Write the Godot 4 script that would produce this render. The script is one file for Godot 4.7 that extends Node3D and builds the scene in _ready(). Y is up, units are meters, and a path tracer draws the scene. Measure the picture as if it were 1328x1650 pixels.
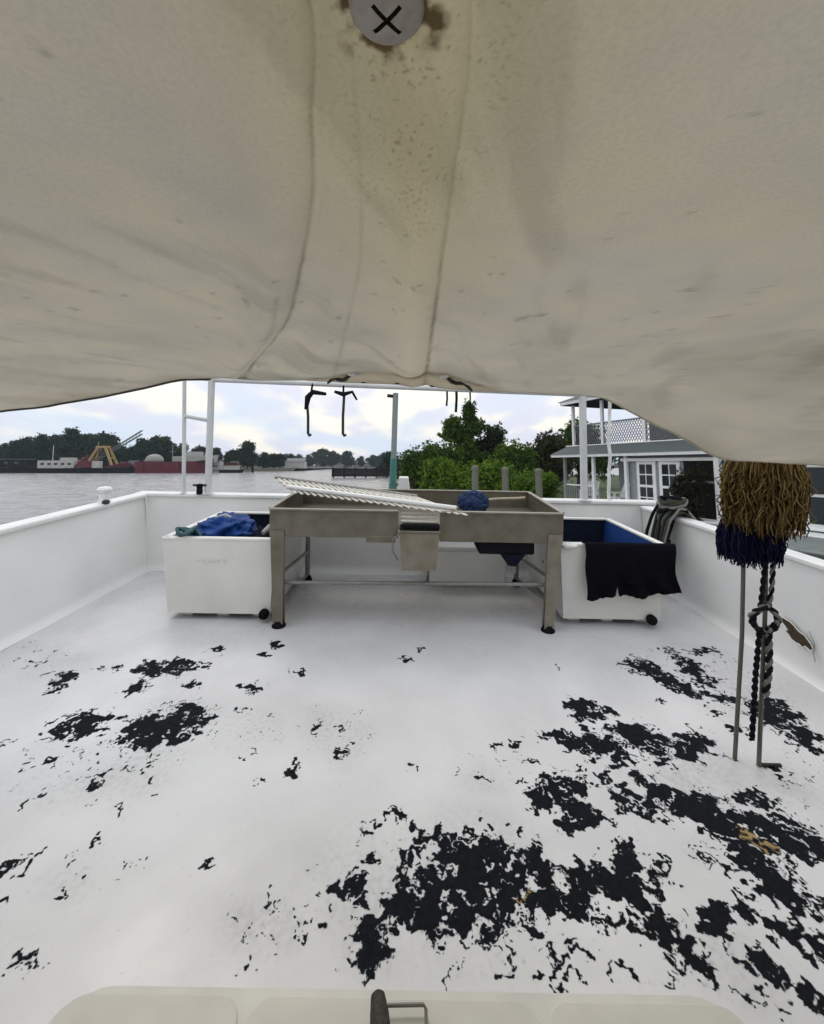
extends Node3D
# An open aft deck seen from under the lip of an awning. Boat things are laid out in the boat's own axes
# (x to starboard of the picture, y up from the deck, z towards the bow) and turned by HULL, the trim of the boat on the water.

const EYE := Vector3(0, 1.65, 0)
var HULL := Transform3D()
var off := Vector3.ZERO
var rng := RandomNumberGenerator.new()
var noise := FastNoiseLite.new()
var used := {}
var M := {}
var T := {}

# ---------------------------------------------------------------- naming
func numbered(parent: Node, called: String) -> String:
	var key := str(parent.get_instance_id()) + called
	var n: int = used.get(key, 0)
	used[key] = n + 1
	return called if n == 0 else "%s_%03d" % [called, n]

func thing(called: String, label: String, category: String, at: Vector3, group := "", aboard := true, turn := 0.0) -> Node3D:
	var o := Node3D.new()
	o.name = numbered(self, called)
	add_child(o, true)
	var here := Transform3D(Basis(Vector3.UP, turn), at)
	o.transform = HULL * here if aboard else here
	off = at if turn == 0.0 else Vector3.ZERO
	tag(o, label, category, group)
	return o

func tag(o: Node, label: String, category: String, group := "") -> void:
	o.set_meta("label", label)
	o.set_meta("category", category)
	if group:
		o.set_meta("group", group)

func part(called: String, st: SurfaceTool, m: Material, parent: Node) -> MeshInstance3D:
	var o := MeshInstance3D.new()
	o.name = numbered(parent, called)
	o.mesh = st.commit()
	o.material_override = m
	parent.add_child(o, true)
	return o

func single(called: String, st: SurfaceTool, m: Material, label: String, category: String, at: Vector3, group := "", aboard := true) -> MeshInstance3D:
	var o := part(called, st, m, self)
	o.transform = HULL * Transform3D(Basis(), at) if aboard else Transform3D(Basis(), at)
	tag(o, label, category, group)
	return o

func setting(called: String, st: SurfaceTool, m: Material, aboard := true) -> MeshInstance3D:
	var o := part(called, st, m, self)
	if aboard:
		o.transform = HULL
	o.set_meta("kind", "structure")
	return o

# ---------------------------------------------------------------- shapes
func S() -> SurfaceTool:
	var st := SurfaceTool.new()
	st.begin(Mesh.PRIMITIVE_TRIANGLES)
	return st

func tri(st: SurfaceTool, a: Vector3, b: Vector3, c: Vector3, hint: Vector3) -> void:
	var n := (a - c).cross(a - b).normalized()
	if n.dot(hint) < 0.0:
		var k := b
		b = c
		c = k
		n = -n
	for p: Vector3 in [a, b, c]:
		st.set_normal(n)
		st.add_vertex(p - off)

func quad(st: SurfaceTool, a: Vector3, b: Vector3, c: Vector3, d: Vector3, hint: Vector3) -> void:
	tri(st, a, b, c, hint)
	tri(st, a, c, d, hint)

func box(st: SurfaceTool, c: Vector3, s: Vector3, bev := 0.004, basis := Basis()) -> void:
	var h := s * 0.5
	bev = minf(bev, 0.45 * minf(h.x, minf(h.y, h.z)))
	hexa(st, func(x: float, y: float, z: float) -> Vector3: return c + basis * Vector3(x * h.x, y * h.y, z * h.z), basis, h, bev)

# a box with chamfered edges: every corner gives three points, one on each face
func hexa(st: SurfaceTool, f: Callable, basis: Basis, h: Vector3, bev: float) -> void:
	var k := Vector3(1.0 - bev / h.x, 1.0 - bev / h.y, 1.0 - bev / h.z)
	var P := {}
	for sx: int in [-1, 1]:
		for sy: int in [-1, 1]:
			for sz: int in [-1, 1]:
				P[[sx, sy, sz, 0]] = f.call(sx, sy * k.y, sz * k.z)
				P[[sx, sy, sz, 1]] = f.call(sx * k.x, sy, sz * k.z)
				P[[sx, sy, sz, 2]] = f.call(sx * k.x, sy * k.y, sz)
				tri(st, P[[sx, sy, sz, 0]], P[[sx, sy, sz, 1]], P[[sx, sy, sz, 2]], basis * Vector3(sx, sy, sz))
	for s: int in [-1, 1]:
		quad(st, P[[s, -1, -1, 0]], P[[s, 1, -1, 0]], P[[s, 1, 1, 0]], P[[s, -1, 1, 0]], basis * Vector3(s, 0, 0))
		quad(st, P[[-1, s, -1, 1]], P[[1, s, -1, 1]], P[[1, s, 1, 1]], P[[-1, s, 1, 1]], basis * Vector3(0, s, 0))
		quad(st, P[[-1, -1, s, 2]], P[[1, -1, s, 2]], P[[1, 1, s, 2]], P[[-1, 1, s, 2]], basis * Vector3(0, 0, s))
	for a: int in [-1, 1]:
		for b: int in [-1, 1]:
			quad(st, P[[a, b, -1, 0]], P[[a, b, 1, 0]], P[[a, b, 1, 1]], P[[a, b, -1, 1]], basis * Vector3(a, b, 0))
			quad(st, P[[a, -1, b, 0]], P[[a, 1, b, 0]], P[[a, 1, b, 2]], P[[a, -1, b, 2]], basis * Vector3(a, 0, b))
			quad(st, P[[-1, a, b, 1]], P[[1, a, b, 1]], P[[1, a, b, 2]], P[[-1, a, b, 2]], basis * Vector3(0, a, b))

func bar(st: SurfaceTool, a: Vector3, b: Vector3, w: float, t: float, bev := 0.003, up := Vector3.UP) -> void:
	var x := (b - a).normalized()
	if absf(x.dot(up)) > 0.95:
		up = Vector3.BACK
	var z := x.cross(up).normalized()
	box(st, (a + b) * 0.5, Vector3(a.distance_to(b), w, t), bev, Basis(x, z.cross(x), z))

func tube(st: SurfaceTool, pts: Array, r, sides := 8, closed := false) -> void:
	var n := pts.size()
	var rings := []
	var last := Vector3.ZERO
	for i in n:
		var a: Vector3 = pts[(i - 1 + n) % n] if closed or i > 0 else pts[0]
		var b: Vector3 = pts[(i + 1) % n] if closed or i < n - 1 else pts[n - 1]
		var t := (b - a).normalized()
		var u := last - t * last.dot(t)
		if u.length() < 0.01:
			u = t.cross(Vector3.UP if absf(t.y) < 0.9 else Vector3.RIGHT)
		u = u.normalized()
		last = u
		var w := t.cross(u)
		var rad: float = r[i] if r is Array else r
		var ring := []
		for k in sides:
			var d: Vector3 = u * cos(TAU * k / sides) + w * sin(TAU * k / sides)
			ring.append([pts[i] + d * rad, d])
		rings.append(ring)
	for i in (n if closed else n - 1):
		var A: Array = rings[i]
		var B: Array = rings[(i + 1) % n]
		for k in sides:
			var j := (k + 1) % sides
			smooth(st, A[k], B[k], B[j])
			smooth(st, A[k], B[j], A[j])
	if not closed:
		for e: int in [0, n - 1]:
			var away: Vector3 = (pts[0] - pts[1]) if e == 0 else (pts[n - 1] - pts[n - 2])
			for k in sides:
				tri(st, pts[e], rings[e][k][0], rings[e][(k + 1) % sides][0], away)

func smooth(st: SurfaceTool, a: Array, b: Array, c: Array) -> void:
	var n: Vector3 = (a[0] - c[0]).cross(a[0] - b[0])
	var list := [a, b, c] if n.dot(a[1] + b[1] + c[1]) >= 0.0 else [a, c, b]
	for p: Array in list:
		st.set_normal(p[1])
		if p.size() > 2:
			st.set_color(p[2])
		if p.size() > 3:
			st.set_uv(p[3])
		st.add_vertex(p[0] - off)

func rod(st: SurfaceTool, a: Vector3, b: Vector3, r: float, sides := 8) -> void:
	tube(st, [a, b], r, sides)

# profile points are (radius, height along the axis)
func lathe(st: SurfaceTool, profile: Array, at: Vector3, sides := 20, basis := Basis()) -> void:
	for i in profile.size() - 1:
		var p: Vector2 = profile[i]
		var q: Vector2 = profile[i + 1]
		var slope := Vector2(q.y - p.y, p.x - q.x).normalized()
		for k in sides:
			var a := TAU * k / sides
			var b := TAU * (k + 1) / sides
			var da := Vector3(cos(a), 0, sin(a))
			var db := Vector3(cos(b), 0, sin(b))
			var na: Vector3 = basis * (da * slope.x + Vector3.UP * slope.y)
			var nb: Vector3 = basis * (db * slope.x + Vector3.UP * slope.y)
			var A := [at + basis * (da * p.x + Vector3.UP * p.y), na]
			var B := [at + basis * (db * p.x + Vector3.UP * p.y), nb]
			var C := [at + basis * (db * q.x + Vector3.UP * q.y), nb]
			var D := [at + basis * (da * q.x + Vector3.UP * q.y), na]
			if q.x > 0.0001:
				smooth(st, A, D, C)
			if p.x > 0.0001:
				smooth(st, A, C, B)

# f(u, v) -> point, shade(u, v) -> colour; smooth normals from neighbours, facing «side»
func sheet(st: SurfaceTool, f: Callable, nu: int, nv: int, side: Vector3, shade = null, uvs = null) -> void:
	var P := PackedVector3Array()
	P.resize((nu + 1) * (nv + 1))
	for j in nv + 1:
		for i in nu + 1:
			P[j * (nu + 1) + i] = f.call(float(i) / nu, float(j) / nv)
	var w := nu + 1
	var N := PackedVector3Array()
	N.resize(P.size())
	for j in nv + 1:
		for i in w:
			var du := P[j * w + mini(i + 1, nu)] - P[j * w + maxi(i - 1, 0)]
			var dv := P[mini(j + 1, nv) * w + i] - P[maxi(j - 1, 0) * w + i]
			N[j * w + i] = du.cross(dv).normalized()
	var mid := N[(nv / 2) * w + nu / 2]
	var s := 1.0 if mid.dot(side) >= 0.0 else -1.0
	var C := PackedColorArray()
	if shade != null:
		C.resize(P.size())
		for k in P.size():
			C[k] = shade.call(float(k % w) / nu, float(k / w) / nv, P[k])
	for j in nv:
		for i in nu:
			var a := j * w + i
			var list := [a, a + 1, a + w + 1, a, a + w + 1, a + w] if s < 0.0 else [a, a + w + 1, a + 1, a, a + w, a + w + 1]
			for k: int in list:
				st.set_normal(N[k] * s)
				if shade != null:
					st.set_color(C[k])
				if uvs != null:
					st.set_uv(uvs.call(P[k]))
				st.add_vertex(P[k] - off)

# closed lumpy body
func lump(st: SurfaceTool, at: Vector3, r: Vector3, rough: float, freq: float, seed_at: float, rings := 14, segs := 20) -> void:
	sheet(st, func(u: float, v: float) -> Vector3:
		var d := Vector3(sin(v * PI) * cos(u * TAU), cos(v * PI), sin(v * PI) * sin(u * TAU))
		var k := 1.0 + rough * noise.get_noise_3dv(d * freq * 40.0 + Vector3.ONE * seed_at * 37.0)
		var p := d * k * r
		return at + p, segs, rings, Vector3.ZERO)

func outline(st: SurfaceTool, pts: PackedVector2Array, f: Callable, hint: Vector3) -> void:
	var idx := Geometry2D.triangulate_polygon(pts)
	for i in range(0, idx.size(), 3):
		var a: Vector2 = pts[idx[i]]
		var b: Vector2 = pts[idx[i + 1]]
		var c: Vector2 = pts[idx[i + 2]]
		tri(st, f.call(a), f.call(b), f.call(c), hint)

# ---------------------------------------------------------------- materials
func grey(v: float) -> Color:
	return Color(v, v, v)

func mat(color: Color, rough := 0.6, tex = null, scale := 1.0, metal := 0.0) -> StandardMaterial3D:
	var m := StandardMaterial3D.new()
	m.albedo_color = color.linear_to_srgb()
	m.roughness = rough
	m.metallic = metal
	if tex != null:
		m.albedo_texture = T[tex]
		m.uv1_triplanar = true
		m.uv1_world_triplanar = true
		m.uv1_scale = Vector3.ONE * scale
	return m

func bumpy(m: StandardMaterial3D, tex: String, strength: float) -> StandardMaterial3D:
	m.normal_enabled = true
	m.normal_texture = T[tex]
	m.normal_scale = strength
	return m

func noise_tex(freq: float, lo: Color, mid: Color, hi: Color, octaves := 4, size := 512, kind := FastNoiseLite.TYPE_SIMPLEX_SMOOTH, as_normal := false) -> NoiseTexture2D:
	var f := FastNoiseLite.new()
	f.noise_type = kind
	f.frequency = freq
	f.fractal_octaves = octaves
	f.seed = 11
	var t := NoiseTexture2D.new()
	t.width = size
	t.height = size
	t.seamless = true
	t.noise = f
	if as_normal:
		t.as_normal_map = true
		t.bump_strength = 6.0
	else:
		var g := Gradient.new()
		g.offsets = PackedFloat32Array([0.0, 0.5, 1.0])
		g.colors = PackedColorArray([lo, mid, hi])
		t.color_ramp = g
	return t

func make_materials() -> void:
	T.soft = noise_tex(0.006, grey(0.92), grey(0.965), grey(1.0), 5)
	T.dirt = noise_tex(0.010, Color(0.86, 0.85, 0.82), Color(0.955, 0.95, 0.94), grey(1.0), 6)
	T.grime = noise_tex(0.012, Color(0.84, 0.83, 0.79), Color(0.95, 0.94, 0.93), grey(1.0), 6)
	T.weave = noise_tex(0.11, grey(0.93), grey(0.97), grey(1.0), 3)
	T.rust = noise_tex(0.02, Color(0.35, 0.24, 0.14), Color(0.75, 0.68, 0.55), grey(1.0), 6)
	T.strand = noise_tex(0.05, grey(0.45), grey(0.8), grey(1.0), 4)
	T.bumps = noise_tex(0.015, grey(0), grey(0.5), grey(1), 4, 512, FastNoiseLite.TYPE_SIMPLEX_SMOOTH, true)
	T.ripple = noise_tex(0.012, grey(0), grey(0.5), grey(1), 4, 1024, FastNoiseLite.TYPE_SIMPLEX, true)
	M.white = bumpy(mat(Color(0.85, 0.85, 0.84), 0.34, "soft", 0.25), "bumps", 0.1)
	M.rail = mat(Color(0.78, 0.78, 0.77), 0.35, "soft", 0.6)
	M.pole = mat(Color(0.64, 0.66, 0.67), 0.35, "soft", 1.2)
	M.bin = bumpy(mat(Color(0.80, 0.79, 0.75), 0.45, "soft", 0.5), "bumps", 0.1)
	M.blue = mat(Color(0.012, 0.06, 0.24), 0.45, "soft", 2.0)
	M.black_liner = mat(Color(0.012, 0.016, 0.03), 0.6, "soft", 2.0)
	M.steel = bumpy(mat(Color(0.205, 0.192, 0.155), 0.36, "grime", 0.8, 0.5), "bumps", 0.1)
	M.steel_pale = bumpy(mat(Color(0.27, 0.252, 0.205), 0.38, "grime", 1.0, 0.4), "bumps", 0.1)
	M.tube = mat(Color(0.26, 0.26, 0.25), 0.45, "dirt", 3.0, 0.4)
	M.rubber = mat(Color(0.012, 0.012, 0.014), 0.7, "soft", 4.0)
	M.slat = mat(Color(0.62, 0.60, 0.54), 0.45, "grime", 3.0)
	M.cloth_black = mat(Color(0.006, 0.006, 0.009), 0.95, "weave", 5.0)
	M.tarp = mat(Color(0.008, 0.045, 0.20), 0.5, "soft", 3.0)
	M.tarp.metallic_specular = 0.25
	M.net_blue = mat(Color(0.015, 0.05, 0.17), 0.8, "strand", 9.0)
	M.net_dark = mat(Color(0.02, 0.02, 0.035), 0.85, "strand", 6.0)
	M.rag = mat(Color(0.55, 0.56, 0.56), 0.85, "strand", 4.0)
	M.teal_rope = mat(Color(0.05, 0.16, 0.17), 0.8, "strand", 8.0)
	M.hose = mat(Color(0.42, 0.36, 0.24), 0.6, "soft", 4.0)
	M.mop_gold = mat(Color(0.17, 0.108, 0.036), 0.95, "strand", 7.0)
	M.mop_gold_pale = mat(Color(0.30, 0.21, 0.085), 0.95, "strand", 7.0)
	M.mop_brown = mat(Color(0.06, 0.036, 0.016), 0.95, "strand", 7.0)
	M.mop_navy = mat(Color(0.013, 0.014, 0.045), 0.95, "strand", 7.0)
	M.mop_slate = mat(Color(0.028, 0.03, 0.075), 0.95, "strand", 7.0)
	M.handle = mat(Color(0.12, 0.112, 0.095), 0.55, "dirt", 5.0)
	M.rope_dark = mat(Color(0.022, 0.024, 0.03), 0.9, "strand", 20.0)
	M.rope_grey = mat(Color(0.30, 0.30, 0.27), 0.9, "strand", 14.0)
	M.rope_olive = mat(Color(0.10, 0.105, 0.08), 0.9, "strand", 9.0)
	M.cream = bumpy(mat(Color(0.66, 0.645, 0.58), 0.45, "soft", 1.5), "bumps", 0.06)
	M.cream_pale = mat(Color(0.70, 0.69, 0.64), 0.45, "soft", 1.5)
	M.bronze = mat(Color(0.05, 0.042, 0.032), 0.6, "rust", 9.0)
	M.wire = mat(Color(0.25, 0.24, 0.22), 0.4, "soft", 4.0, 0.5)
	M.screw = bumpy(mat(Color(0.42, 0.39, 0.365), 0.5, "grime", 20.0, 0.1), "bumps", 0.1)
	M.recess = mat(Color(0.13, 0.12, 0.10), 0.8, "rust", 60.0)
	M.teal = mat(Color(0.06, 0.22, 0.21), 0.5, "dirt", 2.0)
	M.grey_pole = mat(Color(0.26, 0.31, 0.33), 0.45, "dirt", 2.0)
	M.dark_iron = mat(Color(0.04, 0.038, 0.034), 0.7, "rust", 5.0)
	M.trim = mat(Color(0.82, 0.83, 0.83), 0.5, "soft", 0.8)
	M.siding = mat(Color(0.27, 0.295, 0.32), 0.7, "soft", 0.8)
	M.roof = bumpy(mat(Color(0.085, 0.105, 0.11), 0.8, "dirt", 1.3), "bumps", 0.5)
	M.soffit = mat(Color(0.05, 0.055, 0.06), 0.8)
	M.glass = mat(Color(0.012, 0.018, 0.024), 0.06)
	M.lattice = mat(Color(0.24, 0.25, 0.26), 0.7, "soft", 1.5)
	M.wood = bumpy(mat(Color(0.26, 0.265, 0.21), 0.85, "strand", 0.9), "bumps", 0.4)
	M.dark_wood = mat(Color(0.03, 0.028, 0.026), 0.85, "strand", 0.7)
	M.bulkhead = mat(Color(0.19, 0.22, 0.22), 0.7, "dirt", 0.6)
	M.bark = mat(Color(0.06, 0.045, 0.032), 0.95, "strand", 0.8)
	M.red = mat(Color(0.115, 0.010, 0.022), 0.7, "grime", 0.2)
	M.hull_dark = mat(Color(0.016, 0.016, 0.018), 0.8, "dirt", 0.2)
	M.yellow = mat(Color(0.36, 0.25, 0.10), 0.7, "grime", 0.3)
	M.far_white = mat(Color(0.42, 0.42, 0.415), 0.5, "dirt", 0.15)
	M.far_grey_pale = mat(Color(0.27, 0.27, 0.265), 0.6, "grime", 0.2)
	M.far_rust = mat(Color(0.13, 0.045, 0.03), 0.8, "rust", 0.2)
	M.far_grey = mat(Color(0.14, 0.15, 0.155), 0.6, "dirt", 0.2)
	M.soil = bumpy(mat(Color(0.07, 0.065, 0.04), 0.95, "strand", 0.1), "bumps", 0.6)
	M.turf = mat(Color(0.045, 0.085, 0.018), 0.95, "strand", 0.5)
	M.water = bumpy(mat(Color(0.22, 0.215, 0.215), 0.16), "ripple", 2.2)
	M.water.uv1_triplanar = true
	M.water.uv1_world_triplanar = true
	M.water.uv1_scale = Vector3.ONE * 0.085
	for k: String in ["cloth_black", "mop_gold", "mop_gold_pale", "mop_brown", "mop_navy", "mop_slate", "net_dark", "black_liner", "rubber", "rope_dark", "hull_dark", "dark_wood", "recess", "rope_olive", "soffit"]:
		M[k].metallic_specular = 0.12
	var leaf := StandardMaterial3D.new()
	leaf.vertex_color_use_as_albedo = true
	leaf.roughness = 0.7
	leaf.metallic_specular = 0.25
	leaf.backlight_enabled = true
	leaf.backlight = Color(0.4, 0.5, 0.2)
	M.leaf = leaf

# ---------------------------------------------------------------- the place
func _ready() -> void:
	rng.seed = 7
	noise.seed = 5
	noise.noise_type = FastNoiseLite.TYPE_SIMPLEX_SMOOTH
	noise.frequency = 0.02
	var eye := Vector3(0, 2.6, 0)
	var trim := deg_to_rad(4.97)
	HULL = Transform3D(Basis(), eye) * Transform3D(Basis(Vector3.RIGHT, trim) * Basis(Vector3.BACK, deg_to_rad(-1.0)), Vector3.ZERO) * Transform3D(Basis(), -EYE)
	var cam := Camera3D.new()
	cam.name = "camera"
	cam.projection = Camera3D.PROJECTION_FRUSTUM
	cam.near = 0.05
	cam.far = 6000.0
	cam.size = 1650.0 / 668.0 * cam.near
	cam.frustum_offset = Vector2(0, -135.0 / 668.0 * cam.near)
	cam.transform = Transform3D(Basis(Vector3.RIGHT, trim), eye)
	add_child(cam)
	cam.current = true
	sky_and_sun()
	make_materials()
	water_and_banks()
	deck()
	bulwarks()
	awning()
	boat_frame()
	fish_bins()
	sorting_table()
	mops()
	stern_gear()
	foredeck_locker()
	wheelhouse()
	house()
	near_shore()
	far_shore()

func sky_and_sun() -> void:
	var w := 1536
	var h := 768
	var img := Image.create(w, h, false, Image.FORMAT_RGBF)
	var n := FastNoiseLite.new()
	n.seed = 21
	n.frequency = 1.6
	n.fractal_octaves = 5
	n.noise_type = FastNoiseLite.TYPE_SIMPLEX_SMOOTH
	for j in h:
		var el := (0.5 - (j + 0.5) / h) * PI
		var y := sin(el)
		for i in w:
			var az := (float(i) + 0.5) / w * TAU
			var c := Color(0.62, 0.64, 0.66)
			if y > 0.0:
				# cloud layer seen at a slant: stretch the pattern towards the horizon
				var d := Vector3(cos(az) * cos(el), 0, sin(az) * cos(el)) / (y + 0.16)
				var a := n.get_noise_3d(d.x * 0.3, 3.0, d.z * 0.42) * 0.5 + 0.5
				var b := n.get_noise_3d(d.x * 0.55 + 9.0, 11.0, d.z * 0.9) * 0.5 + 0.5
				var blue := Color(0.66, 0.75, 0.87)
				var cloud := Color(0.71, 0.735, 0.84).lerp(Color(0.95, 0.92, 0.83), smoothstep(0.35, 0.62, b))
				c = blue.lerp(cloud, smoothstep(0.28, 0.55, a))
				# low sun behind cloud, off the starboard quarter
				var side := wrapf(az - PI - 0.2, -PI, PI)
				var low := exp(-side * side / 0.45) * exp(-el / 0.16)
				c = c.lerp(Color(0.98, 0.92, 0.74), 0.85 * low)
				c = c * (0.97 + 0.5 * y)
			img.set_pixel(i, j, c)
	var sky_mat := PanoramaSkyMaterial.new()
	sky_mat.panorama = ImageTexture.create_from_image(img)
	var sky := Sky.new()
	sky.sky_material = sky_mat
	var e := Environment.new()
	e.background_mode = Environment.BG_SKY
	e.sky = sky
	e.background_energy_multiplier = 1.0
	e.tonemap_mode = Environment.TONE_MAPPER_LINEAR
	e.tonemap_exposure = 1.12
	e.sdfgi_enabled = true
	e.ssao_enabled = true
	e.ssil_enabled = true
	e.fog_enabled = true
	e.fog_density = 0.00028
	e.fog_light_color = Color(0.80, 0.86, 0.92)
	var we := WorldEnvironment.new()
	we.name = "environment"
	we.environment = e
	add_child(we)
	var sun := DirectionalLight3D.new()
	sun.name = "sun"
	sun.light_energy = 0.16
	sun.light_color = Color(1.0, 0.96, 0.9)
	sun.light_angular_distance = 18.0
	sun.shadow_enabled = true
	sun.rotation_degrees = Vector3(-58, 215, 0)
	add_child(sun)

func water_and_banks() -> void:
	off = Vector3.ZERO
	var st := S()
	var f := func(u: float, v: float) -> Vector3:
		var x := lerpf(-150.0, 40.0, u)
		var z := -4.0 - 150.0 * pow(v, 1.35)
		var y := 0.09 * noise.get_noise_2d(x * 26.0, z * 46.0) + 0.05 * noise.get_noise_2d(x * 70.0, z * 95.0)
		return Vector3(x, y, z)
	sheet(st, f, 240, 260, Vector3.UP)
	var far := S()
	quad(far, Vector3(-2500, -0.12, 60), Vector3(2500, -0.12, 60), Vector3(2500, -0.12, -2600), Vector3(-2500, -0.12, -2600), Vector3.UP)
	st.append_from(far.commit(), 0, Transform3D())
	setting("river", st, M.water, false)
	# the bank the house stands on
	st = S()
	sheet(st, func(u: float, v: float) -> Vector3:
		var z := lerpf(2.0, -75.0, v)
		var edge := 7.5 if z > -22.0 else lerpf(7.5, 0.5, smoothstep(-20.0, -29.0, z))
		var x := edge - 2.0 + (60.0) * u * u
		var y := -0.5 + 1.15 * smoothstep(0.0, 2.6, x - edge + 1.9) + 0.12 * noise.get_noise_2d(x * 12.0, z * 12.0)
		return Vector3(x, y, z), 60, 60, Vector3.UP)
	setting("riverbank", st, M.turf, false)
	st = S()
	sheet(st, func(u: float, v: float) -> Vector3:
		var x := lerpf(-320.0, -46.0, u)
		var front := -128.0 - 0.55 * maxf(0.0, x + 75.0) * 2.0
		var z := front - 160.0 * v
		return Vector3(x, -0.6 + 1.6 * smoothstep(0.0, 0.03, v) + 0.3 * noise.get_noise_2d(x, z), z), 60, 30, Vector3.UP)
	setting("shipyard_bank", st, M.soil, false)
	st = S()
	sheet(st, func(u: float, v: float) -> Vector3:
		var x := lerpf(-420.0, 260.0, u)
		var z := -330.0 - 200.0 * v - 40.0 * sin(u * 5.0)
		return Vector3(x, -0.6 + 1.8 * smoothstep(0.0, 0.03, v), z), 60, 20, Vector3.UP)
	setting("far_bank", st, M.soil, false)

# ---------------------------------------------------------------- deck with flaking paint
var wear := []

func worn(x: float, z: float, a: float, b: float, turn: float, kind: int) -> void:
	wear.append([x, z, a, b, turn, kind])

func flaking() -> void:
	worn(-1.65, -2.81, 0.176, 0.083, 3.07, 1)
	worn(-1.70, -2.58, 0.061, 0.048, 2.29, 1)
	worn(-2.20, -2.66, 0.106, 0.049, 1.34, 1)
	worn(-1.77, -2.25, 0.131, 0.095, 0.41, 1)
	worn(-1.32, -2.25, 0.165, 0.132, -3.14, 1)
	worn(-1.20, -2.34, 0.131, 0.081, -2.56, 1)
	worn(-1.40, -2.17, 0.087, 0.047, -3.03, 1)
	worn(-1.40, -3.03, 0.054, 0.034, -2.76, 1)
	worn(-1.04, -2.99, 0.037, 0.031, 2.87, 1)
	worn(-0.99, -3.12, 0.053, 0.038, -2.80, 1)
	worn(-0.73, -2.77, 0.063, 0.030, -2.92, 1)
	worn(-0.99, -2.61, 0.061, 0.041, -2.75, 1)
	worn(-0.94, -2.41, 0.021, 0.013, -2.83, 1)
	worn(-0.51, -2.28, 0.041, 0.027, 1.84, 1)
	worn(-0.55, -1.99, 0.039, 0.026, 1.50, 1)
	worn(-0.52, -2.03, 0.026, 0.014, 2.95, 1)
	worn(-0.34, -2.08, 0.029, 0.022, 1.19, 1)
	worn(-0.00, -2.95, 0.048, 0.028, 3.10, 1)
	worn(0.09, -3.11, 0.032, 0.021, 1.63, 1)
	worn(-2.06, -2.78, 0.036, 0.018, 0.59, 1)
	worn(-1.95, -2.79, 0.038, 0.020, -2.64, 1)
	worn(-1.38, -2.86, 0.036, 0.023, -2.62, 1)
	worn(-1.38, -2.62, 0.039, 0.030, -3.07, 1)
	worn(-1.40, -1.88, 0.032, 0.025, 0.74, 1)
	worn(-1.43, -1.94, 0.034, 0.015, 0.69, 1)
	worn(-1.66, -1.78, 0.021, 0.012, 0.77, 1)
	worn(-1.23, -1.77, 0.021, 0.010, 0.66, 1)
	worn(-0.68, -1.93, 0.014, 0.009, 0.89, 1)
	worn(-0.74, -1.55, 0.014, 0.009, -2.73, 1)
	worn(-1.41, -1.52, 0.028, 0.016, 1.50, 1)
	worn(-1.47, -1.54, 0.033, 0.016, 2.80, 1)
	worn(-1.38, -1.43, 0.024, 0.013, 0.31, 1)
	worn(-1.42, -1.57, 0.019, 0.008, -2.59, 1)
	worn(-1.18, -1.45, 0.016, 0.007, -2.83, 1)
	worn(-1.17, -1.27, 0.032, 0.025, 3.01, 1)
	worn(-1.13, -1.27, 0.016, 0.008, -2.38, 1)
	worn(-1.08, -1.25, 0.009, 0.004, -2.71, 1)
	worn(-2.08, -2.13, 0.032, 0.013, -2.91, 1)
	worn(-2.02, -2.13, 0.019, 0.008, -2.70, 1)
	worn(-0.47, -1.46, 0.012, 0.009, 0.79, 1)
	worn(-0.45, -1.34, 0.018, 0.006, -3.12, 1)
	worn(-0.42, -1.34, 0.010, 0.006, 0.95, 1)
	worn(-0.51, -1.34, 0.009, 0.004, -3.04, 1)
	worn(-0.32, -1.35, 0.018, 0.007, -3.11, 1)
	worn(-0.02, -1.78, 0.032, 0.025, -2.69, 1)
	worn(-0.11, -1.73, 0.014, 0.010, 2.76, 1)
	worn(-0.16, -1.68, 0.018, 0.012, 3.00, 1)
	worn(0.04, -2.03, 0.022, 0.013, -2.92, 1)
	worn(0.22, -1.52, 0.166, 0.116, 2.98, 1)
	worn(0.26, -1.44, 0.184, 0.057, 3.11, 1)
	worn(0.09, -1.47, 0.088, 0.059, 1.65, 1)
	worn(-0.22, -1.49, 0.080, 0.028, 2.59, 1)
	worn(-0.14, -1.45, 0.025, 0.023, 0.89, 1)
	worn(-0.09, -1.39, 0.056, 0.047, -2.98, 1)
	worn(-0.10, -1.31, 0.067, 0.039, -3.11, 1)
	worn(-0.02, -1.42, 0.068, 0.052, 0.99, 1)
	worn(0.01, -1.53, 0.058, 0.037, 1.76, 1)
	worn(0.12, -1.67, 0.067, 0.034, -3.00, 1)
	worn(0.01, -1.62, 0.052, 0.019, 3.04, 1)
	worn(0.30, -1.64, 0.085, 0.056, 2.98, 1)
	worn(0.04, -1.70, 0.019, 0.016, 1.65, 1)
	worn(0.49, -1.56, 0.106, 0.061, -2.92, 1)
	worn(0.50, -1.45, 0.127, 0.041, -2.95, 1)
	worn(0.67, -1.52, 0.083, 0.053, 2.69, 1)
	worn(0.60, -1.43, 0.056, 0.024, -3.10, 1)
	worn(0.67, -1.40, 0.081, 0.022, -3.07, 1)
	worn(0.42, -1.37, 0.036, 0.019, -3.14, 1)
	worn(0.29, -1.36, 0.031, 0.018, 1.86, 1)
	worn(0.13, -1.36, 0.044, 0.015, 3.12, 1)
	worn(-0.26, -1.38, 0.023, 0.014, 1.23, 1)
	worn(0.29, -1.31, 0.016, 0.010, 1.93, 1)
	worn(0.33, -1.30, 0.013, 0.010, 2.14, 1)
	worn(0.49, -1.30, 0.032, 0.015, -2.76, 1)
	worn(0.51, -1.25, 0.012, 0.008, 2.44, 1)
	worn(0.13, -1.24, 0.027, 0.005, 3.13, 1)
	worn(0.53, -1.65, 0.023, 0.013, 2.96, 1)
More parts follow.
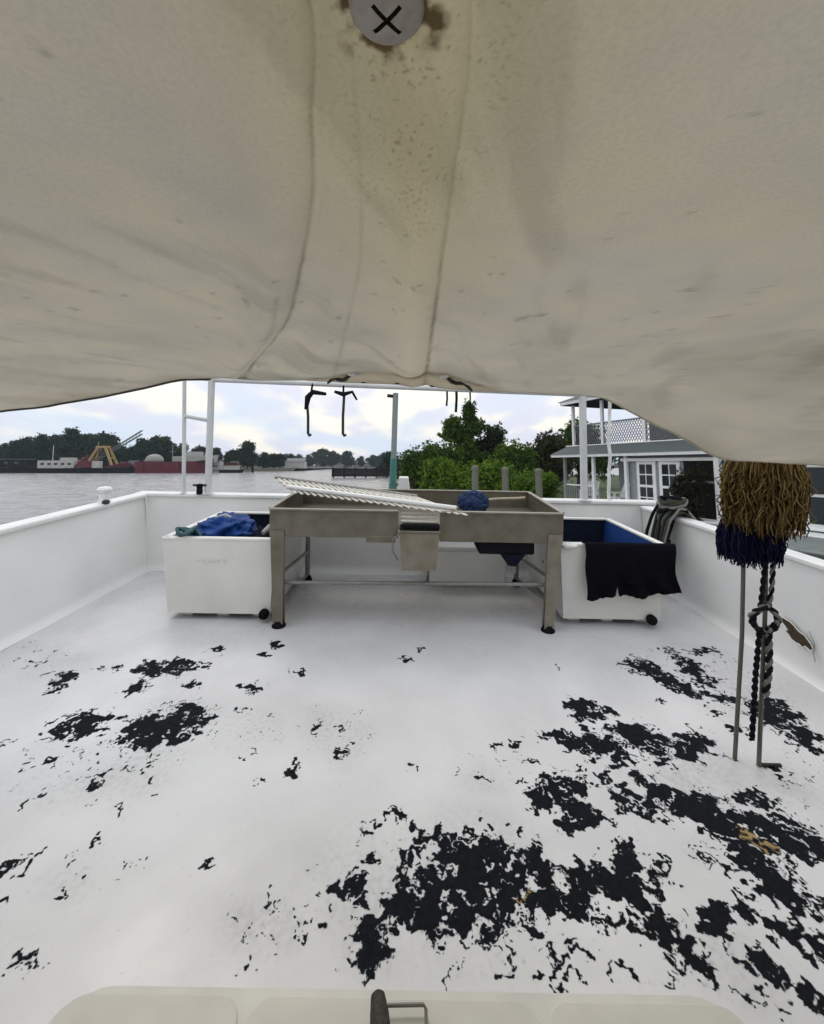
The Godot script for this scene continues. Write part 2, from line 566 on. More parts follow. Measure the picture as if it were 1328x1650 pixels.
	worn(0.87, -1.62, 0.070, 0.042, 2.96, 1)
	worn(0.84, -1.51, 0.106, 0.055, 2.88, 1)
	worn(0.86, -1.43, 0.058, 0.032, 2.49, 1)
	worn(0.97, -1.57, 0.054, 0.016, 2.70, 1)
	worn(0.76, -1.48, 0.068, 0.040, 2.75, 1)
	worn(0.80, -1.39, 0.041, 0.023, 2.64, 1)
	worn(0.90, -1.35, 0.064, 0.050, 2.86, 1)
	worn(0.93, -1.26, 0.034, 0.023, -2.03, 1)
	worn(0.90, -1.30, 0.034, 0.030, -2.37, 1)
	worn(1.07, -1.42, 0.069, 0.033, 3.02, 1)
	worn(1.04, -1.37, 0.053, 0.025, 2.54, 1)
	worn(1.01, -1.38, 0.037, 0.019, -2.25, 1)
	worn(1.11, -1.33, 0.044, 0.023, -2.22, 1)
	worn(1.05, -1.30, 0.027, 0.022, -2.53, 1)
	worn(1.12, -1.30, 0.034, 0.022, -2.98, 1)
	worn(1.13, -1.27, 0.025, 0.016, 3.08, 1)
	worn(1.14, -1.24, 0.029, 0.010, 2.97, 1)
	worn(1.20, -1.23, 0.042, 0.021, -2.62, 1)
	worn(1.22, -1.21, 0.039, 0.016, 2.73, 1)
	worn(0.68, -1.27, 0.027, 0.015, -3.01, 1)
	worn(0.64, -1.27, 0.014, 0.007, 2.93, 1)
	worn(0.85, -1.28, 0.019, 0.013, 3.13, 1)
	worn(0.90, -1.28, 0.015, 0.008, 2.70, 1)
	worn(0.82, -1.25, 0.014, 0.004, 3.08, 1)
	worn(1.09, -1.17, 0.012, 0.010, -1.68, 1)
	worn(0.98, -1.86, 0.071, 0.044, 2.43, 1)
	worn(1.14, -1.87, 0.083, 0.058, 2.51, 1)
	worn(1.04, -1.80, 0.056, 0.034, -2.44, 1)
	worn(1.25, -1.83, 0.129, 0.075, 3.06, 1)
	worn(1.37, -1.75, 0.133, 0.090, 2.87, 1)
	worn(1.54, -1.72, 0.145, 0.081, 3.09, 1)
	worn(1.65, -1.67, 0.112, 0.055, 2.87, 1)
	worn(1.59, -1.87, 0.056, 0.039, -3.05, 1)
	worn(1.33, -1.61, 0.064, 0.043, 2.49, 1)
	worn(1.38, -1.53, 0.122, 0.051, 2.50, 1)
	worn(1.36, -1.43, 0.105, 0.042, 2.57, 1)
	worn(1.24, -1.39, 0.052, 0.029, -2.74, 1)
	worn(1.32, -1.35, 0.065, 0.033, -2.83, 1)
	worn(1.31, -1.49, 0.040, 0.018, 3.03, 1)
	worn(1.19, -1.46, 0.041, 0.020, 2.29, 1)
	worn(1.20, -1.42, 0.039, 0.023, 2.44, 1)
	worn(0.99, -1.61, 0.017, 0.009, 2.78, 1)
	worn(1.18, -1.67, 0.019, 0.010, 3.10, 1)
	worn(1.18, -1.61, 0.021, 0.009, -2.25, 1)
	worn(1.16, -1.59, 0.017, 0.007, 2.90, 1)
	worn(1.12, -1.60, 0.009, 0.007, 2.86, 1)
	worn(0.70, -1.91, 0.120, 0.076, 2.97, 1)
	worn(0.76, -1.80, 0.084, 0.061, 3.04, 1)
	worn(0.60, -1.87, 0.064, 0.045, 2.26, 1)
	worn(0.71, -1.73, 0.058, 0.028, 2.98, 1)
	worn(0.82, -2.24, 0.125, 0.033, -3.12, 1)
	worn(0.98, -2.20, 0.139, 0.074, 2.91, 1)
	worn(1.25, -2.23, 0.126, 0.103, -3.09, 1)
	worn(1.28, -2.08, 0.063, 0.026, 2.35, 1)
	worn(1.09, -2.11, 0.088, 0.033, 2.32, 1)
	worn(1.51, -2.20, 0.154, 0.059, 2.35, 1)
	worn(1.03, -2.48, 0.102, 0.059, 2.17, 1)
	worn(1.18, -2.46, 0.080, 0.040, -2.46, 1)
	worn(1.08, -2.42, 0.063, 0.040, 2.56, 1)
	worn(1.56, -2.96, 0.059, 0.035, 2.58, 1)
	worn(1.67, -2.88, 0.130, 0.089, -1.64, 1)
	worn(1.77, -2.71, 0.095, 0.081, -2.06, 1)
	worn(1.97, -2.85, 0.147, 0.069, -1.51, 1)
	worn(2.00, -3.03, 0.118, 0.047, -1.78, 1)
	worn(2.21, -3.13, 0.122, 0.033, 2.89, 1)
	worn(1.91, -2.61, 0.083, 0.046, -2.93, 1)
	worn(2.00, -2.56, 0.066, 0.031, 2.62, 1)
	worn(2.18, -2.45, 0.153, 0.102, 2.42, 1)
	worn(2.19, -2.27, 0.119, 0.055, -0.80, 1)
	worn(2.07, -2.48, 0.097, 0.038, 2.38, 1)
	worn(1.82, -2.32, 0.058, 0.033, 3.09, 1)
	worn(1.82, -2.44, 0.045, 0.017, 2.36, 1)
	worn(0.95, -1.98, 0.039, 0.028, 2.77, 1)
	worn(0.86, -2.03, 0.024, 0.016, 2.40, 1)
	worn(0.60, -2.09, 0.037, 0.023, -2.88, 1)
	worn(1.56, -2.55, 0.035, 0.018, 2.79, 1)
	worn(1.05, -2.89, 0.023, 0.014, 2.17, 1)
	worn(0.57, -2.18, 0.019, 0.014, 2.64, 1)
	worn(1.82, -2.06, 0.038, 0.014, 3.09, 1)
	worn(1.79, -1.98, 0.024, 0.011, 2.85, 1)
	worn(1.10, -1.99, 0.046, 0.030, -1.81, 1)
	worn(1.14, -1.94, 0.050, 0.035, -2.05, 1)
	worn(0.96, -1.90, 0.037, 0.022, 2.62, 1)
	worn(-0.11, -1.43, 0.033, 0.019, 2.89, -1)
	worn(0.02, -1.54, 0.030, 0.022, -3.03, -1)
	worn(0.11, -1.57, 0.024, 0.018, 3.03, -1)
	worn(0.32, -1.58, 0.019, 0.015, 2.20, -1)
	worn(0.29, -1.49, 0.021, 0.014, 2.96, -1)
	worn(0.15, -1.45, 0.014, 0.013, 2.26, -1)
	worn(0.47, -1.51, 0.034, 0.013, -2.96, -1)
	worn(0.54, -1.40, 0.042, 0.018, -2.91, -1)
	worn(0.87, -1.45, 0.025, 0.018, -1.15, -1)
	worn(1.29, -1.44, 0.044, 0.024, -2.97, -1)
	worn(1.17, -1.38, 0.032, 0.021, -2.49, -1)
	worn(0.87, -1.56, 0.020, 0.010, 2.90, -1)
	worn(0.72, -1.44, 0.055, 0.015, -3.12, -1)
	worn(1.08, -1.34, 0.019, 0.017, -3.06, -1)
	worn(0.40, -1.58, 0.020, 0.013, 2.90, -1)
	worn(1.82, -2.84, 0.083, 0.030, -1.76, -1)
	worn(-0.02, -1.36, 0.034, 0.020, 1.52, -1)
	worn(-1.49, -1.97, 0.464, 0.185, -3.00, 0)
	worn(-0.46, -1.37, 0.147, 0.083, -2.98, 0)
	worn(-1.13, -1.53, 0.176, 0.113, 3.11, 0)
	worn(-0.85, -2.23, 0.228, 0.159, -2.59, 0)
	worn(0.41, -2.03, 0.187, 0.128, 2.92, 0)
	worn(-0.10, -1.31, 0.108, 0.070, -3.10, 0)
	worn(1.25, -1.64, 0.129, 0.084, 3.10, 0)
	worn(-1.29, -2.24, 0.327, 0.234, -2.91, 0)
	worn(0.94, -1.31, 0.184, 0.120, -2.97, 0)
	worn(0.39, -1.29, 0.234, 0.068, 3.10, 0)
	worn(1.32, -2.07, 0.326, 0.266, 2.98, 0)
	worn(2.08, -2.82, 0.423, 0.387, 2.05, 0)
	worn(1.85, -2.01, 0.220, 0.120, 2.57, 0)
	worn(-2.59, -2.90, 0.415, 0.191, -2.79, 0)
	worn(-0.39, -2.24, 0.238, 0.192, 1.04, 0)
	worn(0.11, -1.55, 0.466, 0.241, 3.10, 0)
	worn(1.42, -1.69, 0.058, 0.035, -2.21, 2)
	worn(0.43, -1.47, 0.022, 0.010, 3.06, 2)
	worn(0.14, -1.25, 0.026, 0.009, 3.12, 2)
	worn(-0.06, -1.51, 0.017, 0.014, 1.43, 2)
	worn(0.43, -1.47, 0.031, 0.015, 3.03, 1)

func deck() -> void:
	off = Vector3.ZERO
	flaking()
	var w := 2048
	var h := 1878
	var x0 := -3.1
	var z0 := -4.75
	var per := 6.0 / w
	var field := PackedFloat32Array()
	field.resize(w * h)
	field.fill(-9.0)
	var holes := PackedFloat32Array()
	holes.resize(w * h)
	var bare := PackedByteArray()
	bare.resize(w * h)
	# crumbs of paint missing round every large flake, and scattered where the deck is worn thin
	var crumbs := []
	for k: Array in wear:
		if k[5] == 2 or k[5] == -1:
			continue
		var n := 0
		if k[5] == 1 and k[2] > 0.03:
			n = int(clampf(k[2] * k[3] * 5200.0, 5.0, 150.0))
		elif k[5] == 0:
			n = int(clampf(k[2] * k[3] * 420.0, 14.0, 90.0))
		for i in n:
			var a := rng.randf() * TAU
			var lobe: bool = k[5] == 1 and i % 3 != 0
			var q := sqrt(rng.randf()) * 1.05 if k[5] == 0 or lobe else rng.randf_range(0.9, 1.6)
			var p := Vector2(cos(a) * k[2] * q, sin(a) * k[3] * q).rotated(k[4])
			var size := 0.0035 + 0.012 * pow(rng.randf(), 3.0)
			if lobe:
				size = minf(k[3] * 0.5, rng.randf_range(0.009, 0.032))
			if lobe and k[2] > 0.08 and i % 10 == 1:
				var isle := rng.randf_range(0.004, 0.011)
				crumbs.append([k[0] + p.x * 0.85, k[1] + p.y * 0.85, isle * rng.randf_range(1.0, 2.2), isle, k[4] + rng.randf_range(-1.0, 1.0), -1])
			crumbs.append([k[0] + p.x, k[1] + p.y, size * rng.randf_range(1.0, 1.8), size, k[4] + rng.randf_range(-0.8, 0.8), 1])
	var smudge := PackedByteArray()
	smudge.resize(w * h)
	for k: Array in wear:
		if k[5] != 0:
			continue
		for j in range(maxi(0, int((k[1] - 0.9 - z0) / per)), mini(h - 1, int((k[1] + 0.9 - z0) / per))):
			for i in range(maxi(0, int((k[0] - 0.9 - x0) / per)), mini(w - 1, int((k[0] + 0.9 - x0) / per))):
				var p := Vector2(x0 + i * per - k[0], z0 + j * per - k[1]).rotated(-k[4]) / Vector2(k[2], k[3])
				var q := 1.0 - p.length_squared() * 0.6
				if q > 0.0:
					smudge[j * w + i] = maxi(smudge[j * w + i], int(q * 255.0))
	wear = wear.filter(func(k: Array) -> bool: return k[5] != 0)
	for k: Array in wear:
		if k[5] == 1 and k[2] > 0.03:
			k[2] *= 0.74
			k[3] *= 0.74
	wear.append_array(crumbs)
	for k: Array in wear:
		var kind: int = k[5]
		var reach := 1.75 if kind == 1 else 1.3
		var r: float = maxf(k[2], k[3]) * reach + 0.02
		var i0 := clampi(int((k[0] - r - x0) / per), 0, w - 1)
		var i1 := clampi(int((k[0] + r - x0) / per), 0, w - 1)
		var j0 := clampi(int((k[1] - r - z0) / per), 0, h - 1)
		var j1 := clampi(int((k[1] + r - z0) / per), 0, h - 1)
		var cs := cos(k[4])
		var sn := sin(k[4])
		var ra: float = 1.0 / k[2]
		var rb: float = 1.0 / k[3]
		for j in range(j0, j1 + 1):
			var dz: float = z0 + j * per - k[1]
			for i in range(i0, i1 + 1):
				var dx: float = x0 + i * per - k[0]
				var p := (dx * cs + dz * sn) * ra
				var q := (-dx * sn + dz * cs) * rb
				var d := 1.0 - sqrt(p * p + q * q)
				var at := j * w + i
				if kind == 1:
					# distance inside the flake, in units of its own size but not finer than the noise
					field[at] = maxf(field[at], d)
				elif kind == 2:
					if d > 0.0:
						bare[at] = 255
				elif d > -0.4:
					holes[at] = maxf(holes[at], d + 0.4)
	var edge := FastNoiseLite.new()
	edge.seed = 3
	edge.noise_type = FastNoiseLite.TYPE_SIMPLEX
	edge.frequency = 0.02
	edge.fractal_octaves = 4
	edge.fractal_gain = 0.55
	var flake := FastNoiseLite.new()
	flake.seed = 8
	flake.noise_type = FastNoiseLite.TYPE_CELLULAR
	flake.cellular_return_type = FastNoiseLite.RETURN_CELL_VALUE
	flake.frequency = 0.075
	flake.domain_warp_enabled = true
	flake.domain_warp_amplitude = 14.0
	flake.domain_warp_frequency = 0.06
	var warp := FastNoiseLite.new()
	warp.noise_type = FastNoiseLite.TYPE_SIMPLEX
	warp.seed = 51
	warp.frequency = 0.035
	warp.fractal_octaves = 3
	warp.fractal_gain = 0.5
	var warp_x := warp.get_image(w, h, false, false, false).get_data()
	warp.seed = 77
	var warp_z := warp.get_image(w, h, false, false, false).get_data()
	var stain := FastNoiseLite.new()
	stain.seed = 9
	stain.frequency = 0.004
	stain.fractal_octaves = 5
	var stains := stain.get_image(w, h, false, false, true).get_data()
	var grit := FastNoiseLite.new()
	grit.seed = 31
	grit.frequency = 0.09
	grit.fractal_octaves = 3
	var grits := grit.get_image(w, h, false, false, true).get_data()
	var rgb := PackedByteArray()
	rgb.resize(w * h * 3)
	var rough := PackedByteArray()
	rough.resize(w * h)
	for j in h:
		for i in w:
			var at := j * w + i
			var a := stains[at] / 255.0
			var g := grits[at] / 255.0
			var v := 0.845 - 0.07 * a
			if g > 0.80:
				v -= (g - 0.80) * 0.5
			if smudge[at] > 0:
				v -= smudge[at] / 255.0 * (0.02 + 0.16 * maxf(0.0, a * 0.6 + g * 0.7 - 0.6))
			var r := v
			var gg := v * 0.997
			var b := v * 0.995
			var ro := 0.17 + 0.18 * a
			var from := clampi(j + (int(warp_z[at]) - 128) * 15 / 128, 0, h - 1) * w + clampi(i + (int(warp_x[at]) - 128) * 15 / 128, 0, w - 1)
			var d := field[from]
			if d > -1.2:
				var e := d - holes[from] * 1.3 + 0.42 * edge.get_noise_2d(i, j) + 0.12 * flake.get_noise_2d(i, j)
				var k := smoothstep(0.03, 0.09, e)
				if k > 0.0:
					var tone := 0.008 + 0.07 * g + 0.02 * a
					r = lerpf(r, tone * 0.82, k)
					gg = lerpf(gg, tone * 1.12, k)
					b = lerpf(b, tone * 1.55, k)
					ro = lerpf(ro, 0.97, k)
					if bare[from] > 0 and g > 0.35:
						var t := smoothstep(0.35, 0.6, g)
						r = lerpf(r, 0.50 + 0.2 * a, t)
						gg = lerpf(gg, 0.40 + 0.2 * a, t)
						b = lerpf(b, 0.24 + 0.2 * a, t)
				elif e > -0.16:
					var s := 1.0 - 0.30 * g * (1.0 + e / 0.16)
					r *= s
					gg *= s
					b *= s
			rgb[at * 3] = clampi(int(r * 255.0), 0, 255)
			rgb[at * 3 + 1] = clampi(int(gg * 255.0), 0, 255)
			rgb[at * 3 + 2] = clampi(int(b * 255.0), 0, 255)
			rough[at] = clampi(int(ro * 255.0), 0, 255)
	var m := StandardMaterial3D.new()
	m.albedo_texture = ImageTexture.create_from_image(Image.create_from_data(w, h, false, Image.FORMAT_RGB8, rgb))
	m.roughness_texture = ImageTexture.create_from_image(Image.create_from_data(w, h, false, Image.FORMAT_L8, rough))
	m.roughness = 1.0
	m.metallic_specular = 0.34
	var st := S()
	sheet(st, func(u: float, v: float) -> Vector3:
		var x := lerpf(-3.06, 2.86, u)
		var z := lerpf(-4.72, 0.74, v)
		var y := 0.006 * noise.get_noise_2d(x * 55.0, z * 55.0) - 0.0015 * absf(x) * 0.0
		return Vector3(x, y, z), 150, 140, Vector3.UP, null,
		func(p: Vector3) -> Vector2: return Vector2((p.x - x0) / 6.0, (p.z - z0) / 5.5))
	setting("deck", st, m)

# ---------------------------------------------------------------- bulwarks
func wall_run(st: SurfaceTool, a: Vector3, b: Vector3, inner: Vector3, top: float, lean: float, thick: float) -> void:
	# an upright wall with a soft cove along the deck, gently uneven
	var outer := -inner * thick
	sheet(st, func(u: float, v: float) -> Vector3:
		var p := a.lerp(b, u)
		var y := top * v
		var cove := 0.05 * pow(maxf(0.0, 1.0 - y / 0.06), 2.0)
		var wave := 0.006 * noise.get_noise_2d(u * 90.0 + a.x * 40.0, v * 30.0)
		return p + Vector3(0, y, 0) + inner * (cove + wave - lean * v), 60, 24, inner)
	quad(st, a + outer - inner * lean, b + outer - inner * lean, b + outer - inner * lean + Vector3(0, top, 0), a + outer - inner * lean + Vector3(0, top, 0), -inner)

func bulwarks() -> void:
	var o := thing("bulwark", "long white bulwark beside open river, running aft to white bollard", "bulwark", Vector3(-3.0, 0, -2))
	var st := S()
	wall_run(st, Vector3(-2.97, 0, 0.9), Vector3(-2.97, 0, -4.72), Vector3.RIGHT, 0.825, 0.05, 0.09)
	part("wall_panel", st, M.white, o)
	st = S()
	sheet_rail(st, [Vector3(-3.05, 0.84, 0.9), Vector3(-3.05, 0.84, -4.79)], 0.15, 0.04)
	part("rail_cap", st, M.rail, o)
	o = thing("bulwark", "white transom bulwark across the stern behind the sorting table", "bulwark", Vector3(0, 0, -4.7))
	st = S()
	wall_run(st, Vector3(-3.0, 0, -4.70), Vector3(2.76, 0, -4.70), Vector3.BACK, 0.825, 0.01, 0.09)
	part("wall_panel", st, M.white, o)
	st = S()
	sheet_rail(st, [Vector3(-3.13, 0.845, -4.76), Vector3(2.82, 0.845, -4.76)], 0.15, 0.04)
	part("rail_cap", st, M.rail, o)
	o = thing("bulwark", "white bulwark on the house side with a rusty patch of bare paint", "bulwark", Vector3(2.76, 0, -2))
	st = S()
	wall_run(st, Vector3(2.80, 0, 0.9), Vector3(2.68, 0, -4.70), Vector3.LEFT, 0.785, -0.06, 0.09)
	part("wall_panel", st, M.white, o)
	st = S()
	sheet_rail(st, [Vector3(2.80, 0.80, 0.9), Vector3(2.655, 0.80, -4.68)], 0.13, 0.04)
	part("rail_cap", st, M.rail, o)
	# flaked patch low on the wall: bare brown primer with a lifted rim
	var centre := Vector3(2.708, 0.27, -2.86)
	var pts := PackedVector2Array()
	for k in 26:
		var a := TAU * k / 26.0
		var r := 1.0 + 0.35 * noise.get_noise_1d(k * 37.0) + 0.18 * sin(a * 3.0)
		var p := Vector2(cos(a) * 0.115 * r, sin(a) * 0.05 * r)
		pts.append(p.rotated(-0.42))
	st = S()
	outline(st, pts, func(p: Vector2) -> Vector3: return centre + Vector3(-0.031 - p.y * 0.08, p.y, p.x), Vector3.LEFT)
	var scar := part("rust_patch", st, mat(Color(0.11, 0.085, 0.055), 0.9, "rust", 8.0), o)
	scar.set_meta("label", "brown bare patch where the paint has flaked")
	st = S()
	var rim := []
	for p: Vector2 in pts:
		rim.append(centre + Vector3(-0.031 - p.y * 0.08, p.y, p.x))
	tube(st, rim, 0.0035, 5, true)
	part("paint_edge", st, M.white, o)
	st = S()
	tube(st, [centre + Vector3(-0.03, 0.07, 0.09), centre + Vector3(-0.03, 0.0, 0.13), centre + Vector3(-0.03, -0.06, 0.12), centre + Vector3(-0.03, -0.11, 0.135)], 0.002, 4)
	part("paint_crack", st, M.dark_iron, o)

func sheet_rail(st: SurfaceTool, ends: Array, w: float, t: float) -> void:
	bar(st, ends[0], ends[1], t, w, 0.014)

# ---------------------------------------------------------------- awning
const LIP := [
	Vector2(-2.4, 1.56), Vector2(-1.85, 1.618), Vector2(-1.492, 1.687), Vector2(-1.357, 1.705), Vector2(-1.201, 1.735), Vector2(-1.044, 1.766), Vector2(-0.843, 1.813),
	Vector2(-0.73, 1.815), Vector2(-0.326, 1.814), Vector2(-0.057, 1.806), Vector2(0.213, 1.793), Vector2(0.573, 1.784), Vector2(0.694, 1.77),
	Vector2(0.889, 1.67), Vector2(1.111, 1.568), Vector2(1.295, 1.549), Vector2(1.493, 1.535), Vector2(1.88, 1.514), Vector2(2.4, 1.5)]

func lip(x: float) -> float:
	for i in LIP.size() - 1:
		var a: Vector2 = LIP[i]
		var b: Vector2 = LIP[i + 1]
		if x <= b.x:
			return lerpf(a.y, b.y, clampf((x - a.x) / (b.x - a.x), 0.0, 1.0))
	return 1.5

# signed distance, in metres across, from the creases that run from the screw to the lip
func ramp(t: float) -> float:
	return 0.5 * (t + sqrt(t * t + 0.006)) - 0.012

func crease_x(which: int, d: float) -> float:
	if which == 0:
		return -0.043 - 0.01 * smoothstep(0.16, 0.24, d) - 0.35 * ramp(d - 0.24) - 0.16 * ramp(d - 0.7)
	if which == 1:
		return 0.0195 + 0.004 * smoothstep(0.15, 0.2, d) + 0.016 * maxf(0.0, d - 0.22)
	if which == 2:
		return -0.028 - 0.1 * ramp(d - 0.18) - 0.12 * ramp(d - 0.4)
	return -0.075 - 0.36 * ramp(d - 0.24) - 0.19 * ramp(d - 0.7)

func canvas_y(x: float, z: float) -> float:
	var d := -z
	var flat := 1.65 + 0.165 + 0.002 * d
	var k := clampf((d - 0.25) / 1.25, 0.0, 1.0)
	var w := pow(k, 1.6)
	var y := lerpf(flat, lip(x), w)
	var slack := absf(lip(x) - 1.81)
	y += (0.006 + 0.05 * slack) * k * noise.get_noise_2d(x * 60.0, z * 130.0) + 0.004 * noise.get_noise_2d(x * 130.0 + 50.0, z * 90.0) * k
	y += 0.085 * slack * k * noise.get_noise_2d(x * 45.0, y * 420.0)
	var scale := clampf(d, 0.1, 1.6)
	for c in 4:
		var s := (x - crease_x(c, d)) / (scale * 0.011)
		var deep: float = [0.0075, 0.005, 0.002, 0.0035][c] * scale
		if c == 2 and d > 0.7 or c == 3 and d < 0.5:
			deep *= 0.3
		y += deep * exp(-s * s)
		var soft: float = [1.0, 0.75, 0.25, 0.4][c] * 0.024 * scale * smoothstep(1.45, 1.05, d)
		y += soft * (exp(-pow((s - 5.0) / 5.0, 2.0)) - exp(-pow((s + 5.0) / 5.0, 2.0)))
	y -= 0.012 * clampf(d, 0.1, 1.0) * exp(-pow((x + 0.004) / (0.03 * clampf(d, 0.12, 1.0) + 0.004), 2.0)) * 0.5
	return y

func canvas_tint(x: float, z: float) -> Color:
	var d := -z
	var base := Color(0.635, 0.588, 0.50)
	var scale := clampf(d, 0.1, 1.6)
	# old yellowing and grey mildew, coarse and fine
	var n1 := noise.get_noise_2d(x * 260.0 + 300.0, z * 260.0)
	var n2 := noise.get_noise_2d(x * 900.0, z * 900.0 + 70.0)
	var n3 := noise.get_noise_2d(x * 95.0, z * 95.0 + 9.0)
	base = base.lerp(Color(0.615, 0.555, 0.41), clampf(0.35 + 1.0 * n1 + 0.3 * n2, 0.0, 1.0) * (0.55 + 0.45 * smoothstep(0.9, 0.15, d)))
	base = base.lerp(Color(0.52, 0.485, 0.42), clampf(0.15 + 0.9 * n3, 0.0, 0.7))
	base = base * (1.0 + 0.05 * n2 + 0.10 * n1 - 0.04 * n3)
	var blot := noise.get_noise_2d(x * 34.0 + 60.0, z * 34.0)
	base = base.lerp(Color(0.36, 0.33, 0.27), clampf(1.7 * blot, 0.0, 0.6))
	# pale yellow band down the middle ridge
	var ridge := exp(-pow((x + 0.002) / (0.018 * scale / 0.2 * 0.6 + 0.008), 2.0))
	base = base.lerp(Color(0.74, 0.66, 0.50), 0.6 * ridge * smoothstep(0.2, 0.5, d))
	base = base.lerp(Color(0.66, 0.58, 0.36), 0.4 * ridge * smoothstep(0.5, 0.2, d))
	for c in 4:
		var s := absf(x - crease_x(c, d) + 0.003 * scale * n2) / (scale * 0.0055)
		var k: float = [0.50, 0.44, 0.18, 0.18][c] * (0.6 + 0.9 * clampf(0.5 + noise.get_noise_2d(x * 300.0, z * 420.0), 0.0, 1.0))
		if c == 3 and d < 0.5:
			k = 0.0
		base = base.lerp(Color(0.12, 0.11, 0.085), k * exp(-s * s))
	# yellowed patch and brown freckles about the fixing, thinning outwards
	var near_fix := exp(-(x * x) / (0.008 + 0.02 * d * d)) * smoothstep(0.75, 0.1, d)
	base = base.lerp(Color(0.60, 0.52, 0.29), 0.65 * near_fix)
	var freckle := noise.get_noise_2d(x * 8200.0 + 11.0, z * 8200.0) + 0.35 * n2
	if freckle > 0.36:
		base = base.lerp(Color(0.22, 0.16, 0.08), clampf((freckle - 0.36) * 5.0, 0.0, 0.55) * exp(-(x * x) / 0.0022) * smoothstep(0.42, 0.2, d))
	var stroke := noise.get_noise_2d(x * 420.0 + z * 160.0, z * 70.0 - x * 30.0)
	base = base * (1.0 - 0.16 * smoothstep(0.12, 0.5, stroke))
	# rust run-off round the screw head
	var sp := Vector2(x + 0.0126, z + 0.162)
	var ang := noise.get_noise_2d(x * 4200.0, z * 4200.0)
	var rr := sp.length() + 0.003 * ang
	if rr < 0.05:
		var run := clampf(-sp.y / maxf(rr, 0.001), 0.0, 1.0)
		rr = lerpf(rr, 0.0155 + (rr - 0.0155) * 0.45, run * clampf(0.5 + 1.6 * noise.get_noise_2d(x * 3000.0, 5.0), 0.0, 1.0))
		var k := smoothstep(0.027, 0.0155, rr) * clampf(0.25 + 1.9 * noise.get_noise_2d(x * 2600.0 + 40.0, z * 2600.0), 0.0, 1.0)
		base = base.lerp(Color(0.075, 0.042, 0.014), clampf(k * 1.7, 0.0, 0.9))
	# mildew specks
	var speck := noise.get_noise_2d(x * 1500.0, z * 1500.0 + 500.0) * smoothstep(1.1, 0.3, d) + noise.get_noise_2d(x * 820.0 + 90.0, z * 820.0) * smoothstep(0.25, 0.6, d)
	if speck > 0.56:
		base = base.lerp(Color(0.20, 0.18, 0.14), minf(0.45, (speck - 0.56) * 3.0))
	# grime gathered along the hem and the stitched triangle
	var hem := smoothstep(0.16, 0.0, 1.5 - d + 0.03 * n3)
	base = base.lerp(Color(0.30, 0.25, 0.17), 0.45 * hem * clampf(0.5 + 1.3 * noise.get_noise_2d(x * 120.0, 7.0), 0.0, 1.0))
	var tx := absf(x + 0.04)
	if tx < 0.36 and d > 1.0:
		var seam := absf(d - (1.13 + 1.0 * tx))
		base = base.lerp(Color(0.13, 0.09, 0.05), 0.95 * exp(-pow(seam / 0.03, 2.0)) * smoothstep(0.36, 0.28, tx) * clampf(0.7 + noise.get_noise_2d(x * 200.0, z * 200.0), 0.2, 1.0))
		if d > 1.13 + 1.0 * tx:
			base = base.lerp(Color(0.38, 0.30, 0.18), 0.45)
	return base

func awning() -> void:
	var at := Vector3(0, 1.8, -1.0)
	var o := thing("awning", "dirty cream canvas awning overhead with creases and drooping right side", "awning", at)
	var m := StandardMaterial3D.new()
	m.vertex_color_use_as_albedo = true
	m.albedo_texture = T.weave
	m.uv1_triplanar = true
	m.uv1_world_triplanar = true
	m.uv1_scale = Vector3.ONE * 4.0
	m.roughness = 0.85
	m.metallic_specular = 0.2
	m.backlight_enabled = true
	m.backlight = Color(0.7, 0.7, 0.7)
	var place := func(u: float, v: float) -> Vector3:
		var a := u * 2.0 - 1.0
		var x := 2.35 * sinh(4.8 * a) / sinh(4.8)
		var b := v * 2.0 - 1.0
		var z := -0.17 + (1.33 if b < 0.0 else 0.77) * sinh(3.9 * b) / sinh(3.9)
		return Vector3(x, canvas_y(x, z), z)
	var st := S()
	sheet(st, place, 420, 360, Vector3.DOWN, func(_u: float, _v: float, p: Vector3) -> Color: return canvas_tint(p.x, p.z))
	part("canvas", st, m, o)
	# hems close the thickness all round
	var edge := []
	for i in 97:
		var x := lerpf(-2.35, 2.35, i / 96.0)
		edge.append(Vector3(x, canvas_y(x, -1.5) + 0.007, -1.502))
	st = S()
	tube(st, edge, 0.0085, 8)
	part("hem", st, mat(Color(0.47, 0.43, 0.34), 0.8, "weave", 4.0), o)
	st = S()
	tube(st, edge.slice(0, 34).map(func(p: Vector3) -> Vector3: return p + Vector3(0, -0.008, -0.002)), 0.0055, 6)
	part("edge_binding", st, mat(Color(0.06, 0.055, 0.05), 0.8, "soft", 3.0), o)
	# grommets with tie straps at the stitched triangle
	for s: int in [-1, 1]:
		var gx := -0.045 + 0.140 * s
		var gz := -1.265
		var gy := canvas_y(gx, gz) - 0.002
		st = S()
		var ring := []
		for k in 14:
			ring.append(Vector3(gx + 0.010 * cos(TAU * k / 14.0), gy, gz + 0.018 * sin(TAU * k / 14.0)))
		tube(st, ring, 0.006, 6, true)
		var g := part("grommet", st, M.rail, o)
		st = S()
		var strap := []
		for k in 7:
			var q := k / 6.0
			var sx := gx + s * (0.012 + 0.10 * q)
			var sz := gz - 0.015 - 0.17 * q
			strap.append(Vector3(sx, canvas_y(sx, maxf(sz, -1.5)) - 0.006 - 0.006 * sin(q * 7.0), sz))
		tube(st, strap, [0.005, 0.007, 0.006, 0.007, 0.005, 0.006, 0.004], 6)
		part("tie_strap", st, M.dark_iron, g)
	for bx: float in [-0.175, -0.055, 0.07]:
		st = S()
		lathe(st, [Vector2(0.0, -0.004), Vector2(0.008, -0.003), Vector2(0.010, 0.003)], Vector3(bx, canvas_y(bx, -1.475), -1.475), 10)
		part("snap_stud", st, M.bronze, o)
	screw(o)

